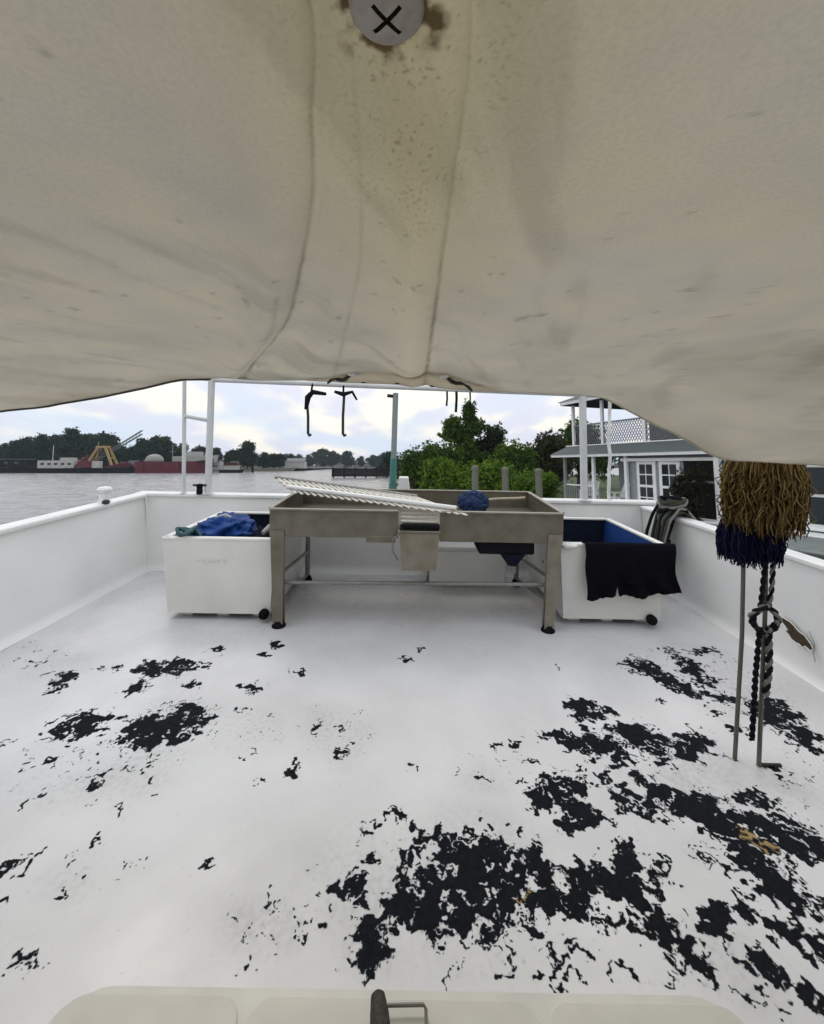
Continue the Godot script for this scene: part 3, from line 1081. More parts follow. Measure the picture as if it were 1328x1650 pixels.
func wheelhouse() -> void:
	var o := thing("wheelhouse", "white wheelhouse that carries the awning, behind the viewer", "wheelhouse", Vector3(0, 0, 2.0))
	var st := S()
	box(st, Vector3(0, 1.05, 0.80), Vector3(4.4, 2.1, 0.08), 0.01)
	part("aft_wall", st, M.white, o)
	for x: float in [-2.2, 2.2]:
		st = S()
		box(st, Vector3(x, 1.05, 2.1), Vector3(0.08, 2.1, 2.5), 0.01)
		part("side_wall", st, M.white, o)
	st = S()
	box(st, Vector3(0, 2.16, 2.0), Vector3(4.7, 0.08, 2.9), 0.02)
	part("roof", st, M.white, o)

func screw(_o: Node3D) -> void:
	# a broad domed screw head with a cross recess, cut out of the solid
	var c := CSGCombiner3D.new()
	c.name = "screw_head"
	add_child(c)
	c.transform = HULL * Transform3D(Basis(Vector3.UP, deg_to_rad(45.0)), Vector3(-0.0126, 1.8155, -0.162))
	var poly := CSGPolygon3D.new()
	poly.name = "dome"
	poly.polygon = PackedVector2Array([Vector2(0, 0.006), Vector2(0.0145, 0.006), Vector2(0.0152, 0.001), Vector2(0.0146, -0.0022), Vector2(0.0132, -0.0040), Vector2(0.0100, -0.0056), Vector2(0.0050, -0.0066), Vector2(0, -0.0068)])
	poly.mode = CSGPolygon3D.MODE_SPIN
	poly.spin_sides = 48
	poly.smooth_faces = true
	poly.material = M.screw
	c.add_child(poly)
	for k in 2:
		var b := CSGBox3D.new()
		b.name = "slot"
		b.operation = CSGShape3D.OPERATION_SUBTRACTION
		b.size = Vector3(0.0150, 0.009, 0.0018)
		b.position = Vector3(0, -0.0062, 0)
		b.rotation.y = PI / 2 * k + 0.03
		b.material = M.recess
		c.add_child(b)
	tag(c, "large domed metal screw head with cross slot, in the awning above", "screw")

# ---------------------------------------------------------------- white frame on the stern rail
func boat_frame() -> void:
	var o := thing("stern_gantry", "white pipe frame standing on the stern rail with ladder rungs", "frame", Vector3(0, 0.86, -4.72))
	var z := -4.72
	var posts := [[Vector3(-2.31, 0.85, z), Vector3(-2.29, 2.17, z), 0.037, "post"], [Vector3(-2.585, 0.85, z), Vector3(-2.60, 2.19, z), 0.021, "post"],
		[Vector3(1.975, 0.85, z), Vector3(1.935, 2.06, z), 0.040, "post"]]
	for p: Array in posts:
		var st := S()
		rod(st, p[0], p[1], p[2], 14)
		var made := part(p[3], st, M.pole, o)
		st = S()
		lathe(st, [Vector2(p[2] * 1.9, 0.0), Vector2(p[2] * 1.9, 0.010), Vector2(p[2] * 1.05, 0.016)], p[0] + Vector3(0, 0.012, 0), 14)
		part("foot_flange", st, M.pole, made)
	var st := S()
	rod(st, Vector3(-2.62, 2.185, z), Vector3(-2.27, 2.165, z), 0.024, 10)
	part("rung", st, M.pole, o)
	st = S()
	rod(st, Vector3(-2.59, 1.745, z), Vector3(-2.31, 1.70, z), 0.024, 10)
	part("rung", st, M.pole, o)
	st = S()
	rod(st, Vector3(-2.30, 2.165, z), Vector3(2.12, 2.065, z), 0.030, 12)
	part("crossbar", st, M.pole, o)
	# a slack white line hanging beside the right post
	st = S()
	var pts := []
	for k in 25:
		var q := k / 24.0
		pts.append(Vector3(2.25 + 0.007 * sin(q * 13.0) + 0.02 * q, 2.0 - 1.14 * q, z - 0.02 + 0.01 * cos(q * 23.0)))
	tube(st, pts, 0.019, 8)
	single("hanging_line", shifted(st, pts[24]), M.rail, "wavy white line hanging beside the house side post", "rope", pts[24])
	# dark hooks and straps dangling from the crossbar
	hook(-1.18, 2.03, 1.54, "black hook rod with bracket arm, nearest the ladder frame", true)
	hook(-0.785, 2.03, 1.545, "black hook rod with short curled strap, nearest the teal pole", false)
	var straps := [[0.39, 1.91, 0.012], [0.497, 1.84, 0.016], [0.652, 1.88, 0.010]]
	var says := ["shortest black strap end hanging below the awning lip", "thick black strap hanging in front of the tall tree", "thin black strap hanging above the tip of the tall tree"]
	for k in 3:
		st = S()
		var x: float = straps[k][0]
		var low: float = straps[k][1]
		tube(st, [Vector3(x, 2.10, z), Vector3(x + 0.004, 2.0, z + 0.008), Vector3(x - 0.002, low, z + 0.01)], straps[k][2], 6)
		single("hanging_strap", shifted(st, Vector3(x, low, z)), M.rope_dark, says[k], "strap", Vector3(x, low, z), "straps under the crossbar")

# move a finished mesh so that its origin is «at»
func shifted(st: SurfaceTool, at: Vector3) -> SurfaceTool:
	var out := S()
	out.append_from(st.commit(), 0, Transform3D(Basis(), off - at))
	return out

func hook(x: float, top: float, low: float, label: String, bracket: bool) -> void:
	var z := -4.70
	var o := thing("hanging_hook", label, "hook", Vector3(x, low, z), "hooks under the crossbar")
	var st := S()
	var pts := [Vector3(x + 0.01, top, z)]
	if bracket:
		pts.append(Vector3(x - 0.015, top - 0.10, z))
	pts.append_array([Vector3(x, lerpf(top, low, 0.55), z), Vector3(x + 0.003, low + 0.03, z), Vector3(x + 0.02, low + 0.005, z + 0.01), Vector3(x + 0.04, low + 0.02, z + 0.012)])
	tube(st, pts, 0.0155, 8)
	part("rod", st, M.dark_iron, o)
	st = S()
	if bracket:
		tube(st, [Vector3(x - 0.025, top - 0.19, z), Vector3(x - 0.005, top - 0.05, z), Vector3(x + 0.05, top + 0.01, z), Vector3(x + 0.20, top - 0.01, z)], [0.02, 0.036, 0.03, 0.018], 7)
		tube(st, [Vector3(x + 0.03, top, z), Vector3(x + 0.045, 2.14, z)], 0.012, 6)
	else:
		tube(st, [Vector3(x - 0.10, top + 0.02, z), Vector3(x, top - 0.01, z), Vector3(x + 0.10, top + 0.02, z), Vector3(x + 0.155, top - 0.07, z + 0.01)], [0.016, 0.028, 0.018, 0.012], 7)
		tube(st, [Vector3(x, top, z), Vector3(x, 2.12, z)], 0.012, 6)
	part("bracket", st, M.rope_dark, o)

# ---------------------------------------------------------------- fish bins
func bin(label: String, x0: float, x1: float, z0: float, z1: float, liner: Material, plug: float) -> Node3D:
	var at := Vector3((x0 + x1) / 2, 0, (z0 + z1) / 2)
	var o := thing("fish_bin", label, "bin", at, "insulated fish bins")
	var low := 0.055
	var top := 0.69
	var t := 0.045
	var tap := 0.045
	var names := ["front_wall", "rear_wall", "side_wall", "side_wall"]
	for k in 4:
		var st := S()
		var corner := func(u: float, y: float, inner: float) -> Vector3:
			var q := (y - low) / (top - low)
			var sh := tap * (1.0 - q) + inner
			var xa := x0 + sh
			var xb := x1 - sh
			var za := z0 + sh * 0.6
			var zb := z1 - sh * 0.6
			if k == 0:
				return Vector3(lerpf(xa, xb, u), y, za * 0.0 + zb)
			if k == 1:
				return Vector3(lerpf(xa, xb, u), y, za)
			if k == 2:
				return Vector3(xa, y, lerpf(za, zb, u))
			return Vector3(xb, y, lerpf(za, zb, u))
		var face: Vector3 = [Vector3.BACK, Vector3.FORWARD, Vector3.LEFT, Vector3.RIGHT][k]
		sheet(st, func(u: float, v: float) -> Vector3: return corner.call(u, lerpf(low, top, v), 0.0) + face * 0.003 * noise.get_noise_2d(u * 80.0 + k * 50.0, v * 60.0), 20, 14, face)
		part(names[k], st, M.bin, o)
		st = S()
		quad(st, corner.call(0.0, low + 0.03, t), corner.call(1.0, low + 0.03, t), corner.call(1.0, top - 0.004, t), corner.call(0.0, top - 0.004, t), -face)
		part("liner", st, liner if k == 3 else M.black_liner, o)
	var st := S()
	var rim := [Vector3(x0, top, z1), Vector3(x1, top, z1), Vector3(x1, top, z0), Vector3(x0, top, z0)]
	for k in 4:
		var a: Vector3 = rim[k]
		var b: Vector3 = rim[(k + 1) % 4]
		var inn := (at - (a + b) * 0.5) * Vector3(1, 0, 1)
		inn = inn.normalized() * (t * 0.5)
		bar(st, a + inn + (b - a).normalized() * 0.0, b + inn, 0.022, t + 0.012, 0.008)
	part("rim", st, M.bin, o)
	st = S()
	box(st, Vector3(at.x, low + 0.012, at.z), Vector3(x1 - x0 - 2 * tap - 0.01, 0.02, z1 - z0 - tap - 0.02), 0.004)
	part("floor_panel", st, liner, o)
	for fx: float in [x0 + tap + 0.12, at.x, x1 - tap - 0.12]:
		st = S()
		box(st, Vector3(fx, 0.027, at.z), Vector3(0.10, 0.05, z1 - z0 - 0.2), 0.006)
		part("foot", st, M.bin, o)
	st = S()
	lathe(st, [Vector2(0.0, 0.035), Vector2(0.022, 0.035), Vector2(0.024, 0.024), Vector2(0.037, 0.022), Vector2(0.041, 0.012), Vector2(0.041, -0.02)], Vector3(plug, 0.068, z1 + 0.004), 18, Basis(Vector3.RIGHT, PI / 2))
	part("drain_plug", st, M.rubber, o)
	return o

func fish_bins() -> void:
	var a := bin("white fish bin heaped with blue tarpaulin and dark netting", -2.08, -1.13, -4.58, -3.48, M.black_liner, -1.215)
	# faint worn stencil on the front of that bin
	var st := S()
	var q := 0.0
	for k in 6:
		var x := -1.78 + q
		var wd := 0.018 + 0.02 * absf(noise.get_noise_1d(k * 91.0))
		box(st, Vector3(x, 0.505 + 0.012 * noise.get_noise_1d(k * 33.0), -3.4775), Vector3(wd, 0.012 + 0.03 * absf(noise.get_noise_1d(k * 53.0 + 5.0)), 0.002), 0.0005)
		q += 0.045
	part("worn_marking", st, mat(Color(0.62, 0.62, 0.60), 0.7), a).set_meta("kind", "stuff")
	var b := bin("white fish bin with blue inside and black cloth over its front", 1.27, 2.18, -4.58, -3.50, M.blue, 2.05)
	st = S()
	lump(st, Vector3(1.335, 0.685, -3.475), Vector3(0.07, 0.022, 0.03), 0.3, 1.6, 3.0, 10, 14)
	part("split_corner", st, M.bin, b)
	st = S()
	for k in 3:
		lump(st, Vector3(1.52 + 0.17 * k, 0.40, -4.02 + 0.08 * k), Vector3(0.22, 0.17, 0.42), 0.3, 2.4, 25.0 + k, 22, 30)
	single("net_heap", shifted(st, Vector3(1.7, 0.12, -4.0)), M.cloth_black, "black netting lying deep in the blue lined fish bin", "net", Vector3(1.7, 0.12, -4.0))
	# load of the left bin
	st = S()
	lump(st, Vector3(-1.72, 0.66, -3.86), Vector3(0.27, 0.15, 0.26), 0.34, 2.4, 1.0, 40, 56)
	single("tarpaulin_bundle", shifted(st, Vector3(-1.72, 0.56, -3.86)), M.tarp, "crumpled blue tarpaulin bundle piled inside the white bin", "tarpaulin", Vector3(-1.72, 0.56, -3.86))
	st = S()
	for k in 4:
		lump(st, Vector3(-1.86 + 0.165 * k, 0.48, -4.05 + 0.02 * k), Vector3(0.16, 0.16, 0.36), 0.3, 2.6, 5.0 + k, 22, 30)
	lump(st, Vector3(-1.35, 0.61, -3.84), Vector3(0.12, 0.085, 0.22), 0.4, 3.2, 15.0, 24, 30)
	single("net_heap", shifted(st, Vector3(-1.6, 0.12, -4.0)), M.net_dark, "dark fishing net heap filling the white bin around blue tarpaulin", "net", Vector3(-1.6, 0.12, -4.0))
	st = S()
	tube(st, [Vector3(-1.30, 0.70, -3.66), Vector3(-1.26, 0.735, -3.74), Vector3(-1.20, 0.75, -3.85), Vector3(-1.17, 0.74, -3.95)], [0.02, 0.034, 0.03, 0.015], 8)
	single("pale_rag", shifted(st, Vector3(-1.25, 0.70, -3.78)), M.rag, "twisted pale grey rag beside the table end of the heaped bin", "rag", Vector3(-1.25, 0.70, -3.78))
	st = S()
	tube(st, [Vector3(-1.79, 0.80, -3.80), Vector3(-1.70, 0.812, -3.82), Vector3(-1.64, 0.80, -3.80)], [0.012, 0.026, 0.012], 8)
	single("pale_rag", shifted(st, Vector3(-1.72, 0.79, -3.81)), M.rag, "short pale grey rag lying on top of the blue tarpaulin", "rag", Vector3(-1.72, 0.79, -3.81))
	st = S()
	for k in 3:
		var loop := []
		for i in 20:
			var t := TAU * i / 20.0
			loop.append(Vector3(-1.94 + 0.02 * k + 0.07 * cos(t), 0.715 + 0.018 * k + 0.02 * sin(t * 2.0 + k), -3.60 + 0.045 * k + 0.06 * sin(t)))
		tube(st, loop, 0.013, 6, true)
	tube(st, [Vector3(-1.90, 0.72, -3.55), Vector3(-1.83, 0.74, -3.56), Vector3(-1.78, 0.70, -3.53), Vector3(-1.80, 0.67, -3.50)], 0.011, 6)
	single("teal_rope", shifted(st, Vector3(-1.94, 0.69, -3.6)), M.teal_rope, "coiled teal rope in the outer front corner of the left fish bin", "rope", Vector3(-1.94, 0.69, -3.6))
	# black cloth over the right bin
	st = S()
	sheet(st, func(u: float, v: float) -> Vector3:
		var x := lerpf(1.46, 2.26 - 0.05 * v * (1.0 - v) * 4.0, u) - 0.03 * v * (1.0 - u) * 0.0
		x += 0.012 * sin(v * 9.0 + u * 5.0) * v
		if v < 0.22:
			var q1 := v / 0.22
			return Vector3(x, 0.60 + 0.115 * sin(q1 * PI * 0.5), lerpf(-3.60, -3.50, q1))
		var q2 := (v - 0.22) / 0.78
		var hem := 0.455 + 0.012 * sin(u * 13.0) + 0.012 * noise.get_noise_1d(u * 900.0) - 0.055 * u - 0.09 * exp(-pow((u - 0.33) / 0.012, 2.0))
		var fold := 0.020 * (1.0 + sin(u * 24.0 + 1.5 * sin(q2 * 3.0))) * (0.25 + q2) + 0.01 * noise.get_noise_2d(u * 220.0, v * 120.0)
		return Vector3(x, 0.715 - hem * q2, -3.478 + 0.022 * sin(minf(1.0, q2 * 6.0) * PI * 0.5) + fold), 70, 44, Vector3.BACK)
	single("black_cloth", shifted(st, Vector3(1.86, 0.26, -3.46)), M.cloth_black, "ragged black cloth draped over front corner of the blue lined bin", "cloth", Vector3(1.86, 0.26, -3.46))

# ---------------------------------------------------------------- sorting table
func sorting_table() -> void:
	var o := thing("sorting_table", "weathered steel fish sorting table with high rims and angle legs", "table", Vector3(0.05, 0, -3.9))
	var xa := -1.15
	var xb := 1.25
	var zf := -3.40
	var zb := -4.42
	var top := 0.965
	# front apron in two panels, either side of the chute
	for p: Array in [[xa, -0.10, 0.745], [0.24, xb, 0.725]]:
		var st := S()
		bar(st, Vector3(p[0], (top + p[2]) / 2, zf), Vector3(p[1], (top + p[2]) / 2, zf), top - p[2], 0.012, 0.003)
		var panel := part("apron_panel", st, M.steel, o)
		st = S()
		bar(st, Vector3(p[0], top + 0.006, zf + 0.012), Vector3(p[1], top + 0.006, zf + 0.012), 0.016, 0.040, 0.004)
		part("rolled_rim", st, M.steel_pale, panel)
	var st := S()
	bar(st, Vector3(-0.36, 0.735, zf + 0.004), Vector3(-0.12, 0.735, zf + 0.004), 0.05, 0.014, 0.003)
	part("lower_flange", st, M.steel, o)
	st = S()
	bar(st, Vector3(xa, 0.88, zb), Vector3(xb, 0.88, zb), 0.21, 0.012, 0.003)
	part("back_panel", st, M.steel, o)
	st = S()
	bar(st, Vector3(xa, 0.990, zb), Vector3(xb, 0.990, zb), 0.016, 0.036, 0.004)
	part("rolled_rim", st, M.steel_pale, o)
	for x: float in [xa, xb]:
		st = S()
		bar(st, Vector3(x, 0.86, zf), Vector3(x, 0.87, zb), 0.22, 0.012, 0.003)
		var side := part("side_panel", st, M.steel, o)
		st = S()
		bar(st, Vector3(x, top + 0.009, zf - 0.01), Vector3(x, 0.992, zb + 0.02), 0.015, 0.038, 0.004)
		part("rolled_rim", st, M.steel_pale, side)
	st = S()
	box(st, Vector3(0.05, 0.825, -3.91), Vector3(2.38, 0.012, 1.0), 0.003)
	part("tray_floor", st, M.steel, o)
	# front legs: angle iron, tapering towards the rubber foot
	for s: int in [-1, 1]:
		var x := xa + 0.006 if s < 0 else xb - 0.006
		st = S()
		var w1 := 0.115
		var w2 := 0.08
		var fx := x + (0.035 if s < 0 else -0.055)
		var pts := PackedVector2Array([Vector2(x, 0.80), Vector2(x - s * w1, 0.80), Vector2(fx - s * w2, 0.03), Vector2(fx, 0.03)])
		var f0 := func(p: Vector2) -> Vector3: return Vector3(p.x, p.y, zf + 0.016)
		var f1 := func(p: Vector2) -> Vector3: return Vector3(p.x, p.y, zf + 0.009)
		outline(st, pts, f0, Vector3.BACK)
		outline(st, pts, f1, Vector3.FORWARD)
		for k in 4:
			var a := pts[k]
			var b := pts[(k + 1) % 4]
			quad(st, f0.call(a), f0.call(b), f1.call(b), f1.call(a), Vector3(a.x + b.x - 2 * x + s * w1, 0, 0))
		# the flange turned back along the side
		bar(st, Vector3(fx - s * w2 * 0.45, 0.03, zf - 0.04), Vector3(x - s * w1 * 0.45, 0.80, zf - 0.04), 0.02, 0.095, 0.003, Vector3.BACK)
		var leg := part("front_leg", st, M.steel_pale if s > 0 else M.steel, o)
		st = S()
		lathe(st, [Vector2(0.036, 0.05), Vector2(0.042, 0.035), Vector2(0.055, 0.012), Vector2(0.057, 0.0)], Vector3(fx - s * w2 * 0.5, 0.002, zf - 0.015), 16)
		part("rubber_foot", st, M.rubber, leg)
		# back leg: thin pipe
		var bx := -1.08 if s < 0 else 1.13
		st = S()
		rod(st, Vector3(bx, 0.02, zb + 0.03), Vector3(bx, 0.82, zb + 0.03), 0.024, 10)
		leg = part("back_leg", st, M.tube, o)
		st = S()
		lathe(st, [Vector2(0.026, 0.075), Vector2(0.042, 0.05), Vector2(0.05, 0.015), Vector2(0.05, 0.0)], Vector3(bx, 0.002, zb + 0.03), 14)
		part("rubber_foot", st, M.rubber, leg)
		st = S()
		rod(st, Vector3(x - s * 0.055, 0.41, zf - 0.03), Vector3(bx, 0.33, zb + 0.03), 0.016, 8)
		part("side_brace", st, M.tube, o)
		st = S()
		rod(st, Vector3(x - s * 0.06, 0.21 if s > 0 else 0.16, zf - 0.03), Vector3(bx, 0.08, zb + 0.03), 0.014, 8)
		part("side_brace", st, M.tube, o)
	st = S()
	rod(st, Vector3(-1.06, 0.345, zf - 0.06), Vector3(1.16, 0.365, zf - 0.06), 0.0165, 10)
	part("stretcher", st, M.tube, o)
	# chute and catch box in the gap of the apron
	st = S()
	quad(st, Vector3(-0.09, 0.83, zf - 0.30), Vector3(0.23, 0.83, zf - 0.30), Vector3(0.23, 0.865, zf + 0.02), Vector3(-0.09, 0.865, zf + 0.02), Vector3.UP)
	quad(st, Vector3(-0.09, 0.824, zf - 0.30), Vector3(0.23, 0.824, zf - 0.30), Vector3(0.23, 0.859, zf + 0.02), Vector3(-0.09, 0.859, zf + 0.02), Vector3.DOWN)
	part("chute_plate", st, M.steel_pale, o)
	for k in 4:
		st = S()
		bar(st, Vector3(-0.08, 0.885 + 0.022 * k, zf - 0.02 - 0.05 * k), Vector3(0.22, 0.880 + 0.022 * k, zf - 0.02 - 0.05 * k), 0.012, 0.035, 0.003)
		part("chute_slat", st, M.slat, o)
	# catch box hung below the chute
	var c := thing("catch_box", "tan steel catch box hanging below the chute of the sorting table", "box", Vector3(0.08, 0.51, zf + 0.03))
	var bx0 := -0.085
	var bx1 := 0.235
	st = S()
	for k in 2:
		var z := zf + 0.10 if k == 0 else zf - 0.02
		outline(st, PackedVector2Array([Vector2(bx0, 0.825), Vector2(bx1, 0.825), Vector2(bx1 - 0.025, 0.515), Vector2(bx0 + 0.02, 0.515)]), func(p: Vector2) -> Vector3: return Vector3(p.x, p.y, z), Vector3.BACK if k == 0 else Vector3.FORWARD)
	quad(st, Vector3(bx0, 0.825, zf - 0.02), Vector3(bx0, 0.825, zf + 0.10), Vector3(bx0 + 0.02, 0.515, zf + 0.10), Vector3(bx0 + 0.02, 0.515, zf - 0.02), Vector3.LEFT)
	quad(st, Vector3(bx1, 0.825, zf - 0.02), Vector3(bx1, 0.825, zf + 0.10), Vector3(bx1 - 0.025, 0.515, zf + 0.10), Vector3(bx1 - 0.025, 0.515, zf - 0.02), Vector3.RIGHT)
	quad(st, Vector3(bx0 + 0.02, 0.515, zf + 0.10), Vector3(bx1 - 0.025, 0.515, zf + 0.10), Vector3(bx1 - 0.025, 0.515, zf - 0.02), Vector3(bx0 + 0.02, 0.515, zf - 0.02), Vector3.DOWN)
	part("box_body", st, M.steel_pale, c)
	st = S()
	bar(st, Vector3(bx0 - 0.006, 0.822, zf + 0.102), Vector3(bx1 + 0.006, 0.822, zf + 0.102), 0.022, 0.014, 0.003)
	bar(st, Vector3(bx0 + 0.0, 0.822, zf - 0.026), Vector3(bx1 + 0.0, 0.822, zf - 0.026), 0.022, 0.008, 0.003)
	part("box_rim", st, M.steel, c)
	st = S()
	box(st, Vector3(0.085, 0.862, zf + 0.055), Vector3(0.30, 0.035, 0.07), 0.006)
	part("rubber_lip", st, M.rubber, c)
	st = S()
	tube(st, [Vector3(bx0 + 0.01, 0.80, zf + 0.06), Vector3(bx0 - 0.05, 0.76, zf + 0.07), Vector3(bx0 - 0.055, 0.66, zf + 0.07), Vector3(bx0 - 0.01, 0.585, zf + 0.06)], 0.007, 6)
	part("bail_handle", st, M.wire, c)
	# black pump tray with a valve under the right side
	c = thing("drain_tray", "black drain tray with cone shaped valve under the table", "tray", Vector3(0.80, 0.52, -3.5))
	st = S()
	box(st, Vector3(0.80, 0.69, -3.56), Vector3(0.46, 0.14, 0.28), 0.012)
	part("tray_body", st, M.rubber, c)
	st = S()
	lathe(st, [Vector2(0.115, 0.0), Vector2(0.105, -0.03), Vector2(0.06, -0.09), Vector2(0.04, -0.12), Vector2(0.0, -0.12)], Vector3(0.87, 0.625, -3.52), 16)
	part("valve_cone", st, M.black_liner, c)
	st = S()
	rod(st, Vector3(0.88, 0.515, -3.52), Vector3(0.885, 0.44, -3.52), 0.02, 10)
	part("valve_stem", st, M.tube, c)
	# slatted rack lying askew across the rims
	var L1 := Vector3(-1.15, 1.085, -3.86)
	var R1 := Vector3(0.38, 0.995, -3.43)
	var L2 := Vector3(-1.36, 1.135, -4.16)
	var R2 := Vector3(0.06, 1.010, -3.90)
	c = thing("slatted_rack", "white slatted rack lying slantwise over the sorting table", "rack", Vector3(-0.4, 0.99, -3.8))
	st = S()
	rod(st, L1, R1, 0.020, 10)
	part("front_rail", st, M.rail, c)
	st = S()
	rod(st, L2, R2, 0.018, 10)
	part("back_rail", st, M.tube, c)
	for k in 24:
		var q := (k + 0.4) / 24.0
		st = S()
		var a := L1.lerp(R1, q)
		var b := L2.lerp(R2, q)
		bar(st, a + (a - b) * 0.28 + Vector3(0.02, -0.030, 0), b + Vector3(0, -0.004, 0), 0.010, 0.026, 0.003)
		part("slat", st, M.slat, c)
	for q: float in [0.33, 0.66]:
		st = S()
		rod(st, L1.lerp(L2, q) + Vector3(0, -0.016, 0), R1.lerp(R2, q) + Vector3(0, -0.016, 0), 0.010, 8)
		part("under_rail", st, M.slat, c)
	# blue net ball and hose in the tray
	st = S()
	lump(st, Vector3(0.60, 0.945, -3.98), Vector3(0.145, 0.105, 0.12), 0.22, 3.0, 2.0, 30, 40)
	for k in 16:
		var loop := []
		var ax := Vector3(rng.randf_range(-1, 1), rng.randf_range(-0.5, 0.5), rng.randf_range(-1, 1)).normalized()
		var ux := ax.cross(Vector3(0.3, 1, 0.2)).normalized()
		var vx := ax.cross(ux)
		for i in 18:
			var t := TAU * i / 18.0
			var d := ux * cos(t) + vx * sin(t)
			loop.append(Vector3(0.60, 0.95, -3.98) + d * Vector3(0.148, 0.108, 0.122) * (1.0 + 0.10 * noise.get_noise_1d(i * 30.0 + k * 100.0)))
		tube(st, loop, 0.005, 5, true)
	single("blue_net_ball", shifted(st, Vector3(0.60, 0.832, -3.98)), M.net_blue, "blue bundled net lying in the tray of the sorting table", "net", Vector3(0.60, 0.832, -3.98))
	st = S()
	var hs := []
	for k in 22:
		var q := k / 21.0
		hs.append(Vector3(0.36 + 0.80 * q, 0.862 + 0.10 * sin(q * PI * 0.55), -4.02 - 0.22 * q + 0.04 * sin(q * 9.0)))
	tube(st, hs, 0.014, 8)
	single("tan_hose", shifted(st, Vector3(0.36, 0.832, -4.02)), M.hose, "tan hose running past the blue net along the table tray", "hose", Vector3(0.36, 0.832, -4.02))
	# white locker against the transom, behind the table
	c = thing("stern_locker", "low white locker standing under the table against the transom", "locker", Vector3(0.62, 0, -4.55))
	st = S()
	box(st, Vector3(0.61, 0.19, -4.50), Vector3(0.80, 0.375, 0.33), 0.012)
	part("body", st, M.white, c)
	st = S()
	box(st, Vector3(0.61, 0.398, -4.50), Vector3(0.83, 0.035, 0.36), 0.012)
	part("lid", st, M.rail, c)
	st = S()
	box(st, Vector3(0.17, 0.13, -4.55), Vector3(0.035, 0.24, 0.2), 0.008)
	part("end_post", st, M.rail, c)

# ---------------------------------------------------------------- mops and the rope between them
func mop(called: String, label: String, foot: Vector3, top: Vector3, head: Vector3, radius: float, fall: float, count: int, mats: Array, hookfoot: bool, curl: float) -> void:
	var o := thing(called, label, "mop", foot, "mops standing heads up")
	var st := S()
	tube(st, [foot + Vector3(0, 0.004, 0), foot.lerp(top, 0.5) + Vector3(0.012, 0, 0), top], 0.010, 10)
	var hd := part("handle", st, M.handle, o)
	if hookfoot:
		st = S()
		tube(st, [foot + Vector3(0, 0.02, 0), foot + Vector3(0.02, 0.008, 0.0), foot + Vector3(0.11, 0.008, 0.0)], 0.008, 6)
		part("foot_hook", st, M.dark_iron, hd)
	st = S()
	lathe(st, [Vector2(0.0, 0.06), Vector2(0.035, 0.05), Vector2(0.045, 0.0), Vector2(0.03, -0.06), Vector2(0.014, -0.08)], head, 12)
	part("clamp", st, M.rubber, o)
	var sts := []
	for m in mats:
		sts.append(S())
	for k in count:
		var a := rng.randf() * TAU
		var r := radius * sqrt(rng.randf_range(0.08, 1.0))
		var drop := fall * rng.randf_range(0.62, 1.08) * (1.0 - 0.16 * r / radius)
		var kink := rng.randf() * 9.0
		var stray := 1.0 if rng.randf() < 0.75 else rng.randf_range(1.5, 3.2)
		var d := Vector3(cos(a), 0, sin(a) * 0.75)
		var pts := []
		for i in 13:
			var q := i / 12.0
			var out := r * (1.0 - pow(1.0 - minf(1.0, q * 1.7), 2.2)) * (1.0 - 0.12 * q)
			var y := 0.05 * sin(minf(1.0, q * 2.5) * PI) - drop * pow(q, 1.25)
			var wob := curl * stray * sin(q * 21.0 + kink) * (0.3 + q)
			pts.append(head + d * out + Vector3(wob, y, curl * stray * cos(q * 19.0 + kink * 1.7) * (0.3 + q)))
		var w := rng.randf_range(0.0022, 0.0042)
		tube(sts[k % mats.size()], pts, [w, w, w, w, w, w, w, w, w, w, w, w * 0.9, w * 0.55], 4)
	for i in mats.size():
		part("strands", sts[i], mats[i], o).set_meta("kind", "stuff")

